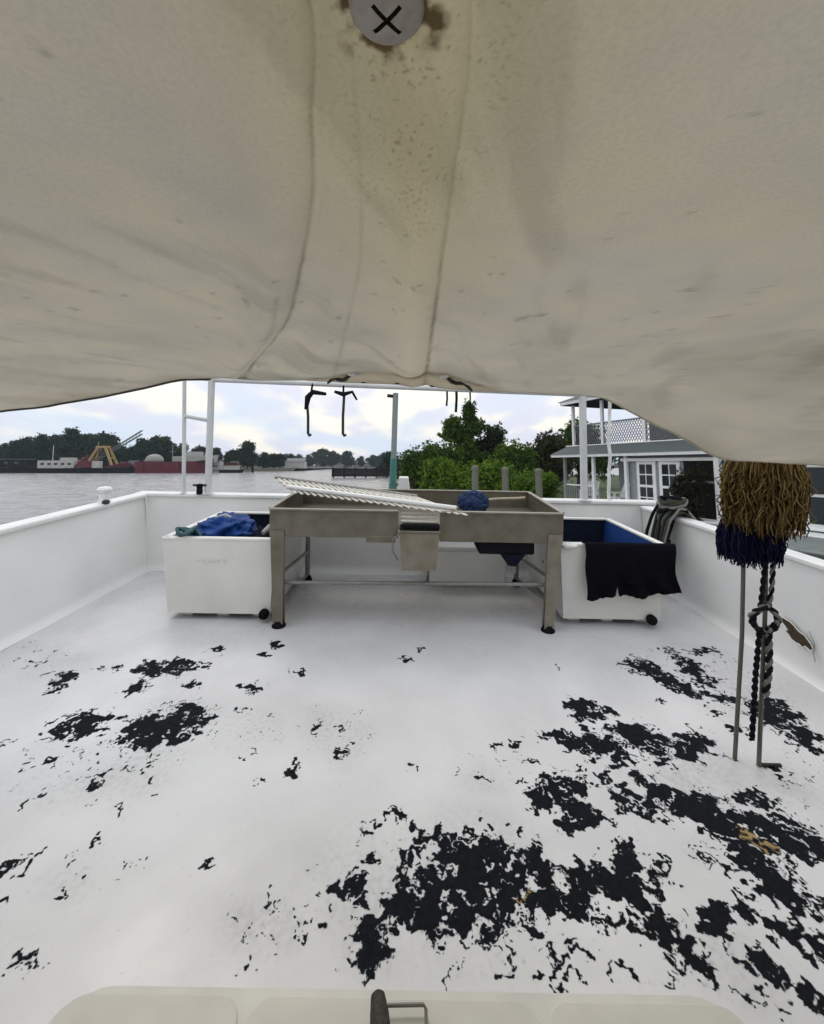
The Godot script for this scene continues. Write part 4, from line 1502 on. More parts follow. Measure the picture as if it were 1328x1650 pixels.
func mops() -> void:
	mop("mop", "shaggy golden brown mop with its head under the awning edge", Vector3(1.752, 0, -2.06), Vector3(1.80, 1.56, -2.10), Vector3(1.785, 1.56, -2.10), 0.205, 0.455, 1300, [M.mop_gold, M.mop_brown, M.mop_gold_pale, M.mop_gold, M.mop_gold_pale], true, 0.009)
	mop("mop", "navy blue mop hanging below the golden brown mop head", Vector3(1.664, 0, -2.10), Vector3(1.715, 1.24, -2.13), Vector3(1.75, 1.22, -2.13), 0.168, 0.25, 820, [M.mop_navy, M.mop_navy, M.mop_slate], false, 0.004)
	var o := thing("knotted_rope", "dark braided rope with a round knot hanging between two mop handles", "rope", Vector3(1.76, 0.12, -2.08))
	var strand := func(pts: Array, r: float, m: Material, called: String) -> void:
		# two plies twisted round each other
		var c := Curve3D.new()
		for p: Vector3 in pts:
			c.add_point(p)
		for ply in 2:
			var st := S()
			var line := []
			var n := int(c.get_baked_length() / 0.010)
			for i in n + 1:
				var p := c.sample_baked(c.get_baked_length() * i / n, true)
				var t := i * 0.85 + ply * PI
				line.append(p + Vector3(cos(t), 0, sin(t)) * r * 0.55)
			tube(st, line, r * 0.62, 6)
			part(called, st, m if ply == 0 else M.rope_dark, o)
	strand.call([Vector3(1.765, 1.0, -2.06), Vector3(1.755, 0.88, -2.06), Vector3(1.745, 0.78, -2.06)], 0.011, M.rope_dark, "strand")
	strand.call([Vector3(1.805, 1.0, -2.06), Vector3(1.80, 0.88, -2.06), Vector3(1.785, 0.78, -2.06)], 0.011, M.rope_grey, "strand")
	var ring := []
	for k in 40:
		var a := TAU * k / 39.0
		ring.append(Vector3(1.765 + 0.056 * cos(a), 0.735 + 0.066 * sin(a), -2.055 + 0.012 * cos(a * 3.0)))
	strand.call(ring, 0.016, M.rope_grey, "knot")
	var ring2 := []
	for k in 24:
		var a := 2.2 + 4.0 * k / 23.0
		ring2.append(Vector3(1.76 + 0.06 * cos(a), 0.73 + 0.06 * sin(a), -2.045))
	strand.call(ring2, 0.012, M.rope_dark, "knot")
	strand.call([Vector3(1.745, 0.69, -2.06), Vector3(1.728, 0.45, -2.06), Vector3(1.715, 0.13, -2.06)], 0.012, M.rope_dark, "strand")
	strand.call([Vector3(1.78, 0.69, -2.05), Vector3(1.785, 0.50, -2.05), Vector3(1.77, 0.36, -2.05)], 0.015, M.rope_grey, "strand")

# ---------------------------------------------------------------- stern gear
func stern_gear() -> void:
	# teal pole with a small bracket at its head and a white block at its foot
	var o := thing("teal_pole", "tall grey pole with teal lower half behind the sorting table", "pole", Vector3(-0.20, 0.866, -4.76))
	var st := S()
	rod(st, Vector3(-0.205, 1.28, -4.76), Vector3(-0.195, 2.05, -4.76), 0.032, 12)
	part("upper_pole", st, M.grey_pole, o)
	st = S()
	tube(st, [Vector3(-0.21, 0.866, -4.76), Vector3(-0.208, 1.05, -4.76), Vector3(-0.205, 1.30, -4.76)], [0.055, 0.04, 0.036], 12)
	part("lower_pole", st, M.teal, o)
	st = S()
	tube(st, [Vector3(-0.29, 2.02, -4.76), Vector3(-0.20, 2.01, -4.76), Vector3(-0.185, 2.05, -4.76)], 0.02, 8)
	part("head_bracket", st, M.dark_iron, o)
	o = thing("rail_block", "white tapered block with teal skirt on the stern rail", "block", Vector3(-0.08, 0.866, -4.76))
	st = S()
	hexa(st, func(x: float, y: float, z: float) -> Vector3: return Vector3(-0.085, 0.985, -4.77) + Vector3(x * (0.066 - 0.012 * y), y * 0.105, z * 0.06), Basis(), Vector3(0.078, 0.13, 0.06), 0.012)
	part("block_body", st, M.rail, o)
	st = S()
	tube(st, [Vector3(0.02, 0.90, -4.72), Vector3(-0.08, 0.92, -4.69), Vector3(-0.18, 0.905, -4.71)], [0.02, 0.03, 0.02], 8)
	part("teal_skirt", st, M.teal, o)
	# bollard and fairlead on the long rail
	o = thing("bollard", "white mushroom bollard on the rail beside the river", "bollard", Vector3(-3.05, 0.86, -4.13))
	st = S()
	lathe(st, [Vector2(0.06, 0.0), Vector2(0.05, 0.02), Vector2(0.045, 0.085), Vector2(0.06, 0.11), Vector2(0.066, 0.13), Vector2(0.05, 0.15), Vector2(0.0, 0.158)], Vector3(-3.05, 0.86, -4.13), 20)
	part("post", st, M.rail, o)
	st = S()
	lathe(st, [Vector2(0.03, 0.0), Vector2(0.034, 0.02), Vector2(0.02, 0.035), Vector2(0.0, 0.037)], Vector3(-2.985, 0.86, -4.06), 12)
	part("fairlead", st, M.dark_iron, o)
	o = thing("cleat", "small black cleat on the stern rail by the ladder frame", "cleat", Vector3(-2.36, 0.865, -4.71))
	st = S()
	lathe(st, [Vector2(0.035, 0.0), Vector2(0.03, 0.07), Vector2(0.04, 0.11), Vector2(0.0, 0.12)], Vector3(-2.385, 0.865, -4.68), 12)
	part("horn", st, M.rubber, o)
	st = S()
	rod(st, Vector3(-2.46, 0.965, -4.68), Vector3(-2.31, 0.965, -4.68), 0.012, 8)
	part("cross_pin", st, M.dark_iron, o)
	# ropes slung over the corner of the rail
	o = thing("rope_bundle", "grey green ropes slung over the corner of the bulwark", "rope", Vector3(2.62, 0.82, -4.2))
	for k in 24:
		st = S()
		var z := -4.31 + 0.0125 * k + rng.randf_range(-0.03, 0.03)
		var x := 2.51 + rng.randf_range(-0.05, 0.06)
		var low := rng.randf_range(0.14, 0.55)
		var hi := 0.90 + rng.randf_range(-0.05, 0.06)
		var pts := [Vector3(2.76, 0.80 + rng.randf() * 0.03, z), Vector3(2.69, hi, z + rng.randf_range(-0.05, 0.05)), Vector3(2.60, hi + 0.015, z), Vector3(x + 0.035, 0.79, z), Vector3(x, 0.6, z + rng.randf_range(-0.04, 0.04)), Vector3(x + rng.randf_range(-0.03, 0.03), low, z)]
		if k % 4 == 1:
			pts.append(Vector3(x + 0.05, low + 0.05, z + 0.05))
			pts.append(Vector3(x + 0.04, 0.62, z + 0.05))
		var c := Curve3D.new()
		for i in pts.size():
			var t: Vector3 = (pts[mini(i + 1, pts.size() - 1)] - pts[maxi(i - 1, 0)]) * 0.17
			c.add_point(pts[i], -t, t)
		var line := []
		for i in 30:
			line.append(c.sample_baked(c.get_baked_length() * i / 29.0))
		tube(st, line, rng.randf_range(0.010, 0.019), 7)
		part("rope_strand", st, [M.rope_olive, M.rope_dark, M.rope_grey, M.rope_olive, M.rope_dark][k % 5], o)
	for k in 7:
		st = S()
		var ring := []
		var tilt := Basis.from_euler(Vector3(rng.randf_range(-0.5, 0.5), rng.randf() * TAU, rng.randf_range(-0.5, 0.5)))
		for i in 22:
			var t := TAU * i / 22.0
			ring.append(Vector3(2.63, 0.885 + 0.014 * k, -4.17) + tilt * Vector3(0.10 * cos(t), 0.02 * sin(t * 2.0), 0.13 * sin(t)))
		tube(st, ring, 0.018, 7, true)
		part("rope_turn", st, [M.rope_olive, M.rope_grey, M.rope_dark][k % 3], o)
	st = S()
	tube(st, [Vector3(2.56, 0.985, -4.14), Vector3(2.62, 1.0, -4.16), Vector3(2.69, 0.985, -4.18)], [0.014, 0.026, 0.012], 7)
	part("pale_rag", st, M.rag, o)

# ---------------------------------------------------------------- locker lid at the photographer's feet
func foredeck_locker() -> void:
	var o := thing("hatch_locker", "low cream hatch locker with rounded lid panels nearest the viewer", "locker", Vector3(0, 0, -0.4))
	var y := 0.43
	var st := S()
	var fr := func(x0: float, x1: float, z0: float, z1: float, r: float) -> PackedVector2Array:
		var p := PackedVector2Array()
		for c: Array in [[x1 - r, z1 - r, 0.0], [x0 + r, z1 - r, PI / 2], [x0 + r, z0 + r, PI], [x1 - r, z0 + r, PI * 1.5]]:
			for k in 7:
				var a: float = c[2] + PI / 2 * k / 6.0
				p.append(Vector2(c[0] + r * cos(a), c[1] + r * sin(a)))
		return p
	var slab := func(q: SurfaceTool, pts: PackedVector2Array, lo: float, hi: float) -> void:
		var mid := Vector2.ZERO
		for p in pts:
			mid += p / pts.size()
		var ins := PackedVector2Array()
		for p in pts:
			ins.append(p + (mid - p).normalized() * 0.008)
		outline(q, ins, func(p: Vector2) -> Vector3: return Vector3(p.x, hi, p.y), Vector3.UP)
		for k in pts.size():
			var j := (k + 1) % pts.size()
			var n := Vector3(pts[k].x - mid.x, 0, pts[k].y - mid.y)
			quad(q, Vector3(pts[k].x, lo, pts[k].y), Vector3(pts[j].x, lo, pts[j].y), Vector3(pts[j].x, hi - 0.008, pts[j].y), Vector3(pts[k].x, hi - 0.008, pts[k].y), n)
			quad(q, Vector3(pts[k].x, hi - 0.008, pts[k].y), Vector3(pts[j].x, hi - 0.008, pts[j].y), Vector3(ins[j].x, hi, ins[j].y), Vector3(ins[k].x, hi, ins[k].y), n + Vector3(0, 0.4, 0))
	slab.call(st, fr.call(-0.725, 0.725, -0.905, 0.3, 0.10), 0.0, y)
	part("body", st, M.cream_pale, o)
	for p: Array in [[-0.715, -0.333], [-0.320, 0.288], [0.298, 0.715]]:
		st = S()
		slab.call(st, fr.call(p[0], p[1], -0.888, 0.25, 0.05), y - 0.004, y + 0.006)
		part("lid_panel", st, M.cream, o)
	st = S()
	tube(st, [Vector3(-0.022, y + 0.030, -0.60), Vector3(-0.032, y + 0.035, -0.76), Vector3(-0.045, y + 0.04, -0.835), Vector3(-0.05, y + 0.04, -0.86), Vector3(-0.05, y + 0.04, -0.868)], [0.026, 0.024, 0.019, 0.015, 0.005], 12)
	part("latch_lever", st, M.bronze, o)
	st = S()
	tube(st, [Vector3(-0.03, y + 0.022, -0.86), Vector3(0.045, y + 0.022, -0.862), Vector3(0.05, y + 0.018, -0.858), Vector3(0.05, y + 0.012, -0.83)], 0.0035, 6)
	part("latch_wire", st, M.wire, o)

# ---------------------------------------------------------------- house on the bank
func house() -> void:
	# local axes: x along the river front towards the viewer, z out towards the river
	var o := thing("river_house", "grey riverside house with white trim, skirt roof and French doors", "house", Vector3(7.4, 0, -21.0), "", false, deg_to_rad(-70.7))
	var b := func(c: Vector3, s: Vector3, called: String, m: Material, parent: Node = null, bev := 0.01) -> MeshInstance3D:
		var q := S()
		box(q, c, s, bev)
		return part(called, q, m, parent if parent else o)
	var end := 15.0
	b.call(Vector3(end / 2, 0.2, -3.0), Vector3(end, 1.0, 7.0), "foundation", M.bulkhead)
	b.call(Vector3(end / 2 + 0.05, 0.74, -2.9), Vector3(end + 0.1, 0.08, 7.2), "porch_floor", M.trim)
	# storey at the river: enclosed from u = 4 onwards
	b.call(Vector3((4.3 + end) / 2, 1.9, -0.20), Vector3(end - 4.3, 2.24, 0.12), "front_wall", M.siding)
	b.call(Vector3(4.24, 1.9, -1.4), Vector3(0.12, 2.24, 2.5), "side_wall", M.siding)
	b.call(Vector3(2.6, 1.9, -2.9), Vector3(3.2, 2.24, 0.12), "back_wall", M.siding)
	b.call(Vector3(end / 2, 3.0, 0.22), Vector3(end + 0.5, 0.13, 0.10), "gutter", M.trim)
	b.call(Vector3((3.9 + end) / 2, 2.78, -0.06), Vector3(end - 3.9, 0.12, 0.16), "door_header", M.trim)
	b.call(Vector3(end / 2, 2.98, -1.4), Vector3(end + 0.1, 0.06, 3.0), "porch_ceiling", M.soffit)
	# skirt roof
	var st := S()
	var lo := 3.06
	var hi := 3.50
	quad(st, Vector3(-0.3, lo, 0.3), Vector3(end + 0.3, lo, 0.3), Vector3(end + 0.3, hi, -0.45), Vector3(0.2, hi, -0.45), Vector3(0, 1, 1))
	quad(st, Vector3(-0.3, lo, 0.3), Vector3(0.2, hi, -0.45), Vector3(0.2, hi, -6.0), Vector3(-0.3, lo, -6.4), Vector3(-1, 1, 0))
	quad(st, Vector3(0.2, hi, -0.45), Vector3(end + 0.3, hi, -0.45), Vector3(end + 0.3, hi, -6.0), Vector3(0.2, hi, -6.0), Vector3.UP)
	part("skirt_roof", st, M.roof, o)
	b.call(Vector3(end / 2 + 0.1, 3.50, -0.42), Vector3(end, 0.05, 0.08), "roof_flashing", M.trim)
	# upper balcony: posts, lattice railing, dark soffit and roof
	for u: float in [0.45, 2.35, 4.6, 7.0, 9.5, 12.0]:
		b.call(Vector3(u, 4.55, -0.62), Vector3(0.13, 2.1, 0.13), "balcony_post", M.trim)
	for u in 12:
		st = S()
		var u0 := 0.5 + 1.2 * u
		for k in 9:
			var a := u0 + 1.2 * k / 9.0
			bar(st, Vector3(a, 3.56, -0.60), Vector3(a + 0.55, 4.46, -0.60), 0.035, 0.012, 0.002, Vector3.BACK)
			bar(st, Vector3(a + 0.55, 3.56, -0.615), Vector3(a, 4.46, -0.615), 0.035, 0.012, 0.002, Vector3.BACK)
		part("lattice_panel", st, M.lattice, o).set_meta("kind", "stuff")
	b.call(Vector3(end / 2, 4.50, -0.61), Vector3(end - 0.8, 0.07, 0.09), "hand_rail", M.lattice)
	b.call(Vector3((3.4 + end) / 2, 4.5, -2.3), Vector3(end - 3.4, 2.0, 0.12), "upper_wall", M.siding)
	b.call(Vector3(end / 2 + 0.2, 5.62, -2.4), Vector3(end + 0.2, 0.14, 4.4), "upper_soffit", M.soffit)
	b.call(Vector3(end / 2 + 0.2, 5.66, -0.17), Vector3(end + 0.3, 0.20, 0.05), "fascia", M.trim)
	st = S()
	quad(st, Vector3(-0.1, 5.74, -0.1), Vector3(end + 0.5, 5.74, -0.1), Vector3(end + 0.5, 7.0, -3.2), Vector3(2.4, 7.0, -3.2), Vector3(0, 1, 1))
	tri(st, Vector3(-0.1, 5.74, -0.1), Vector3(2.4, 7.0, -3.2), Vector3(-0.1, 5.74, -6.3), Vector3(-1, 1, 0))
	quad(st, Vector3(2.4, 7.0, -3.2), Vector3(end + 0.5, 7.0, -3.2), Vector3(end + 0.5, 5.74, -6.3), Vector3(-0.1, 5.74, -6.3), Vector3(0, 1, -1))
	part("hip_roof", st, M.roof, o)
	# porch posts and railing at the open end
	for u: float in [0.45, 2.35, 4.15]:
		b.call(Vector3(u, 1.86, -0.02), Vector3(0.13, 2.2, 0.13), "porch_post", M.trim if u > 1.0 else M.lattice)
	b.call(Vector3(7.85, 1.86, 0.02), Vector3(0.17, 2.2, 0.17), "corner_post", M.trim)
	b.call(Vector3(1.4, 1.62, -0.02), Vector3(1.9, 0.06, 0.07), "hand_rail", M.trim)
	st = S()
	for k in 12:
		box(st, Vector3(0.6 + 0.15 * k, 1.2, -0.02), Vector3(0.035, 0.82, 0.035), 0.003)
	part("balusters", st, M.lattice, o).set_meta("kind", "stuff")
	# white door on the back wall of the porch
	var d: Node = b.call(Vector3(3.1, 1.78, -2.82), Vector3(0.95, 2.0, 0.06), "porch_door", M.trim)
	b.call(Vector3(3.1, 2.15, -2.78), Vector3(0.6, 0.9, 0.03), "pane", M.glass, d)
	# French doors: frame, mullions, panes
	for u: float in [5.0, 6.0]:
		var f: Node = b.call(Vector3(u, 1.77, -0.125), Vector3(0.86, 1.98, 0.05), "french_door", M.trim)
		for r in 4:
			for c in 2:
				b.call(Vector3(u - 0.155 + 0.31 * c, 1.10 + 0.42 * r + (0.05 if r > 1 else 0.0), -0.098), Vector3(0.27, 0.37, 0.012), "pane", M.glass, f, 0.002)
	# screened bay beyond the doors
	var bay: Node = b.call(Vector3(7.15, 1.75, -0.12), Vector3(1.15, 1.96, 0.05), "screened_bay", M.dark_wood)
	b.call(Vector3(7.15, 2.0, -0.085), Vector3(1.15, 0.08, 0.03), "screen_bar", M.lattice, bay)
	for u: float in [8.9, 10.72, 12.6]:
		var f: Node = b.call(Vector3(u, 1.75, -0.11), Vector3(1.35, 1.75, 0.08), "sash_window", M.trim)
		for r in 2:
			for c in 2:
				b.call(Vector3(u - 0.30 + 0.60 * c, 1.36 + 0.80 * r, -0.06), Vector3(0.55, 0.72, 0.02), "pane", M.glass, f, 0.003)
		b.call(Vector3(u, 0.86, -0.05), Vector3(1.55, 0.07, 0.2), "sill", M.trim, f)
	off = Vector3.ZERO
	var dk := thing("house_dock", "grey green dock ledge along the foot of the riverside house", "dock", Vector3(7.4, 0, -21.0), "", false, deg_to_rad(-70.7))
	off = Vector3.ZERO
	b.call(Vector3(9.5, 0.15, 1.75), Vector3(13.0, 1.1, 2.4), "dock_edge", M.bulkhead, dk)
	b.call(Vector3(9.5, 0.725, 1.75), Vector3(13.1, 0.05, 2.5), "dock_top", M.bulkhead, dk)
	# garden chairs on the porch
	var says := ["white slatted porch chair nearest the open end of the porch", "white slatted porch chair beside the panelled porch door"]
	for k in 2:
		var turn := deg_to_rad(-70.7)
		var base := Transform3D(Basis(Vector3.UP, turn), Vector3(7.4, 0, -21.0)) * Vector3(1.25 + 1.7 * k, 0.78, -0.75)
		chair(base, turn + (0.3 if k == 0 else -0.4), says[k])

func chair(at: Vector3, turn: float, label: String) -> void:
	var o := thing("porch_chair", label, "chair", at, "white chairs on the porch", false, turn)
	for k in 5:
		var st := S()
		bar(st, Vector3(-0.24 + 0.12 * k, 0.36, -0.2), Vector3(-0.24 + 0.12 * k, 1.05 - 0.03 * absf(k - 2.0), -0.42), 0.02, 0.10, 0.004, Vector3.BACK)
		part("back_slat", st, M.trim, o)
	var st := S()
	box(st, Vector3(0, 0.36, 0.05), Vector3(0.56, 0.04, 0.5), 0.008)
	part("seat", st, M.trim, o)
	for s: int in [-1, 1]:
		st = S()
		box(st, Vector3(0.33 * s, 0.58, 0.02), Vector3(0.11, 0.03, 0.7), 0.008)
		part("armrest", st, M.trim, o)
		for z: float in [0.28, -0.26]:
			st = S()
			box(st, Vector3(0.31 * s, 0.28, z), Vector3(0.06, 0.56, 0.08), 0.006)
			part("leg", st, M.trim, o)

# ---------------------------------------------------------------- plants
var leaf_mesh: ArrayMesh

func leaf_clump() -> ArrayMesh:
	if leaf_mesh:
		return leaf_mesh
	off = Vector3.ZERO
	var st := S()
	var r := RandomNumberGenerator.new()
	r.seed = 4
	for k in 7:
		var d := Vector3(r.randf_range(-1, 1), r.randf_range(-0.7, 1), r.randf_range(-1, 1)).normalized()
		var s := d.cross(Vector3(r.randf_range(-1, 1), r.randf_range(-1, 1), r.randf_range(-1, 1))).normalized()
		var n := d.cross(s)
		var o := d * 0.12
		var a := o
		var b := o + d * 0.42 + s * 0.21 + n * 0.05
		var c := o + d * 0.95
		var e := o + d * 0.42 - s * 0.21 + n * 0.05
		tri(st, a, b, c, n)
		tri(st, a, c, e, n)
	leaf_mesh = st.commit()
	return leaf_mesh

# clusters are [centre, radii] pairs; leaves sit mostly in the outer shell of each
func crown(parent: Node3D, called: String, clusters: Array, count: int, size: float, tones: Array) -> void:
	var mm := MultiMesh.new()
	mm.transform_format = MultiMesh.TRANSFORM_3D
	mm.use_colors = true
	mm.mesh = leaf_clump()
	mm.instance_count = count
	var weight := 0.0
	for c: Array in clusters:
		weight += c[1].x * c[1].y
	var k := 0
	for ci in clusters.size():
		var c: Array = clusters[ci]
		var n := int(round(count * c[1].x * c[1].y / weight))
		if ci == clusters.size() - 1:
			n = count - k
		var tint := rng.randf()
		for i in n:
			if k >= count:
				break
			var d := Vector3(rng.randfn(), rng.randfn(), rng.randfn()).normalized()
			var r := pow(rng.randf(), 0.5) * (1.0 + 0.75 * noise.get_noise_3dv((d * 1.4 + c[0]) * 70.0))
			var p: Vector3 = c[0] + d * c[1] * r
			var s := size * rng.randf_range(0.6, 1.35)
			var bs := Basis.from_euler(Vector3(rng.randf() * TAU, rng.randf() * TAU, rng.randf() * TAU)).scaled(Vector3.ONE * s)
			mm.set_instance_transform(k, Transform3D(bs, p))
			var t := clampf(tint * 0.5 + rng.randf() * 0.5, 0.0, 1.0)
			var col: Color = tones[0].lerp(tones[1], t)
			mm.set_instance_color(k, col * rng.randf_range(0.75, 1.2))
			k += 1
	var o := MultiMeshInstance3D.new()
	o.name = numbered(parent, called)
	o.multimesh = mm
	o.material_override = M.leaf
	o.set_meta("kind", "stuff")
	parent.add_child(o, true)

func tree(called: String, label: String, at: Vector3, h: float, clusters: Array, count: int, size: float, tones: Array, group := "", kind := "tree") -> Node3D:
	var o := thing(called, label, kind, at, group, false)
	off = Vector3.ZERO
	var st := S()
	var r := h * 0.022
	tube(st, [Vector3.ZERO, Vector3(h * 0.01, h * 0.3, 0), Vector3(-h * 0.01, h * 0.62, h * 0.01), Vector3(0, h * 0.9, 0)], [r * 1.5, r, r * 0.7, r * 0.25], 8)
	for c: Array in clusters:
		var e: Vector3 = c[0]
		var s := Vector3(0, minf(e.y * 0.6, h * 0.5), 0)
		tube(st, [s, s.lerp(e, 0.5) + Vector3(0, -0.04 * h, 0), e], [r * 0.6, r * 0.42, r * 0.15], 6)
	part("trunk", st, M.bark, o)
	crown(o, "crown", clusters, count, size, tones)
	return o

func shrub(label: String, at: Vector3, w: float, h: float, count: int, size: float, tones: Array, group := "") -> void:
	var o := thing("shrub", label, "shrub", at, group, false)
	off = Vector3.ZERO
	var cl := []
	for k in 7:
		var a := rng.randf() * TAU
		var q := rng.randf_range(0.1, 0.75)
		cl.append([Vector3(cos(a) * w * 0.42 * q * 1.2, h * rng.randf_range(0.28, 0.74), sin(a) * w * 0.35 * q), Vector3(w * 0.27, h * 0.27, w * 0.25) * rng.randf_range(0.8, 1.15)])
	cl.append([Vector3(0, h * 0.3, 0), Vector3(w * 0.46, h * 0.32, w * 0.36)])
	var st := S()
	for c: Array in cl:
		tube(st, [Vector3(c[0].x * 0.2, 0, c[0].z * 0.2), c[0] * Vector3(0.6, 0.5, 0.6), c[0]], [0.05, 0.035, 0.012], 5)
	part("stems", st, M.bark, o)
	crown(o, "foliage", cl, count, size, tones)

const DEEP := [Color(0.030, 0.062, 0.012), Color(0.09, 0.15, 0.026)]
const FRESH := [Color(0.065, 0.13, 0.014), Color(0.16, 0.25, 0.03)]
const DUSK := [Color(0.016, 0.026, 0.012), Color(0.034, 0.05, 0.018)]
const PINE := [Color(0.012, 0.030, 0.020), Color(0.040, 0.072, 0.040)]

func near_shore() -> void:
	tree("tree", "tall green tree with forked top behind the mooring piles", Vector3(4.3, 0.6, -32), 7.0,
		[[Vector3(0.15, 5.9, 0), Vector3(0.5, 0.95, 0.5)], [Vector3(-1.1, 5.0, 0.2), Vector3(0.75, 0.65, 0.7)], [Vector3(-1.5, 4.3, 0.1), Vector3(0.5, 0.45, 0.5)], [Vector3(0.55, 4.9, 0), Vector3(0.75, 0.6, 0.7)], [Vector3(-0.3, 4.2, 0), Vector3(0.85, 0.75, 0.8)], [Vector3(-0.2, 3.1, 0.1), Vector3(0.85, 0.95, 0.9)], [Vector3(0.4, 2.0, 0), Vector3(1.3, 1.2, 1.2)]], 3400, 0.26, DEEP)
	tree("tree", "dark lower tree leaning against the tall green tree", Vector3(6.3, 0.6, -32.5), 5.4,
		[[Vector3(0.1, 4.1, 0), Vector3(0.85, 0.95, 0.9)], [Vector3(-0.7, 3.2, 0), Vector3(1.0, 0.9, 0.9)], [Vector3(0.6, 2.6, 0.2), Vector3(1.1, 1.0, 1.0)], [Vector3(0, 1.4, 0), Vector3(1.6, 1.2, 1.3)]], 2600, 0.26, DUSK)
	tree("tree", "brownish loose tree beside the house porch", Vector3(9.7, 0.7, -30), 4.8,
		[[Vector3(0.2, 3.3, 0), Vector3(1.0, 0.9, 0.9)], [Vector3(-0.9, 2.5, 0), Vector3(0.9, 0.8, 0.8)], [Vector3(0.9, 2.3, 0), Vector3(1.1, 1.2, 1.0)], [Vector3(0.1, 1.3, 0), Vector3(1.5, 1.0, 1.2)]], 2200, 0.24, [Color(0.03, 0.036, 0.016), Color(0.075, 0.075, 0.03)])
	tree("tree", "broad tree standing just behind the porch end of the house", Vector3(13.6, 0.7, -34), 6.0,
		[[Vector3(0.2, 4.2, 0), Vector3(1.6, 1.2, 1.4)], [Vector3(-1.4, 3.2, 0), Vector3(1.5, 1.2, 1.3)], [Vector3(1.0, 2.4, 0), Vector3(2.0, 1.6, 1.6)]], 2600, 0.26, DEEP)
	shrub("rounded green bush next to the teal pole on the bank", Vector3(0.4, 0.5, -31.0), 3.6, 3.5, 2200, 0.24, DEEP, "bushes along the bank")
	shrub("large dark green bush with pointed top left of the tall tree", Vector3(2.0, 0.5, -30.0), 3.6, 3.9, 2600, 0.24, DEEP, "bushes along the bank")
	shrub("bright yellow green bush in front of the tall tree", Vector3(1.85, 0.1, -25.5), 3.3, 3.3, 2300, 0.20, FRESH, "bushes along the bank")
	shrub("small dark scrub at the waterline beside the white block", Vector3(0.5, 0.1, -26.5), 1.7, 1.5, 900, 0.20, DUSK, "bushes along the bank")
	shrub("light green reedy bush between the first two mooring piles", Vector3(4.2, 0.2, -23.5), 3.2, 2.7, 1900, 0.18, FRESH, "bushes along the bank")
	shrub("mid green bush behind the middle mooring pile", Vector3(7.2, 0.5, -28.5), 3.4, 3.6, 2200, 0.22, [Color(0.04, 0.085, 0.014), Color(0.09, 0.16, 0.022)], "bushes along the bank")
	shrub("low bright bush in front of the pile nearest the house", Vector3(5.7, 0.2, -22.5), 2.6, 2.2, 1500, 0.18, FRESH, "bushes along the bank")
	shrub("bright clipped hedge bush right beside the house porch", Vector3(7.3, 0.5, -23.5), 2.4, 1.8, 1500, 0.16, FRESH, "bushes along the bank")
	shrub("dark leafy bush against the screened bay of the house", Vector3(9.15, 0.5, -13.9), 1.1, 2.1, 1500, 0.10, [Color(0.014, 0.016, 0.008), Color(0.04, 0.036, 0.018)])
	var says := ["weathered grey mooring pile in front of the tall tree", "weathered grey mooring pile in front of the dark lower tree", "weathered grey mooring pile standing nearest the house"]
	for k in 3:
		var x: float = [2.72, 3.95, 5.28][k]
		var at := Vector3(x, -1.2, -18.0 + 0.3 * k)
		var o := thing("mooring_pile", says[k], "pile", at, "mooring piles off the bank", false)
		off = Vector3.ZERO
		var st := S()
		tube(st, [Vector3.ZERO, Vector3(0.01, 2.0, 0), Vector3(0.0, 3.7 - 0.06 * k, 0.01)], [0.17, 0.15, 0.135], 12)
		part("shaft", st, M.wood, o)
		st = S()
		lathe(st, [Vector2(0.147, -0.16), Vector2(0.15, -0.02), Vector2(0.11, 0.03), Vector2(0.0, 0.05)], Vector3(0, 3.7 - 0.06 * k, 0.01), 12)
		part("cap", st, M.wood, o)
	# black pier across the water
	var o := thing("black_pier", "low black timber pier reaching out over the river", "pier", Vector3(-8.0, 0, -82), "", false)
	off = Vector3.ZERO
	for k in 5:
		var st := S()
		bar(st, Vector3(-7.6, 0.35 + 0.29 * k, 1.12), Vector3(7.4, 0.35 + 0.29 * k, 1.12), 0.28, 0.16, 0.02)
		part("fender_plank", st, M.dark_wood, o)
	var st := S()
	box(st, Vector3(0, 1.72, -0.6), Vector3(15.2, 0.16, 3.6), 0.02)
	part("pier_deck", st, M.dark_wood, o)
	for k in 8:
		st = S()
		rod(st, Vector3(-7.3 + 2.1 * k, -1.2, 0.8), Vector3(-7.3 + 2.1 * k, 2.0, 0.8), 0.16, 8)
		part("pile", st, M.dark_wood, o)
	tree("tree", "small round tree at the landward end of the black pier", Vector3(-4.6, 0.2, -92), 5.5, [[Vector3(0, 3.6, 0), Vector3(1.9, 1.5, 1.6)], [Vector3(1.0, 2.2, 0), Vector3(2.0, 1.4, 1.5)], [Vector3(-1.6, 1.6, 0), Vector3(1.6, 1.2, 1.4)]], 900, 0.5, PINE)

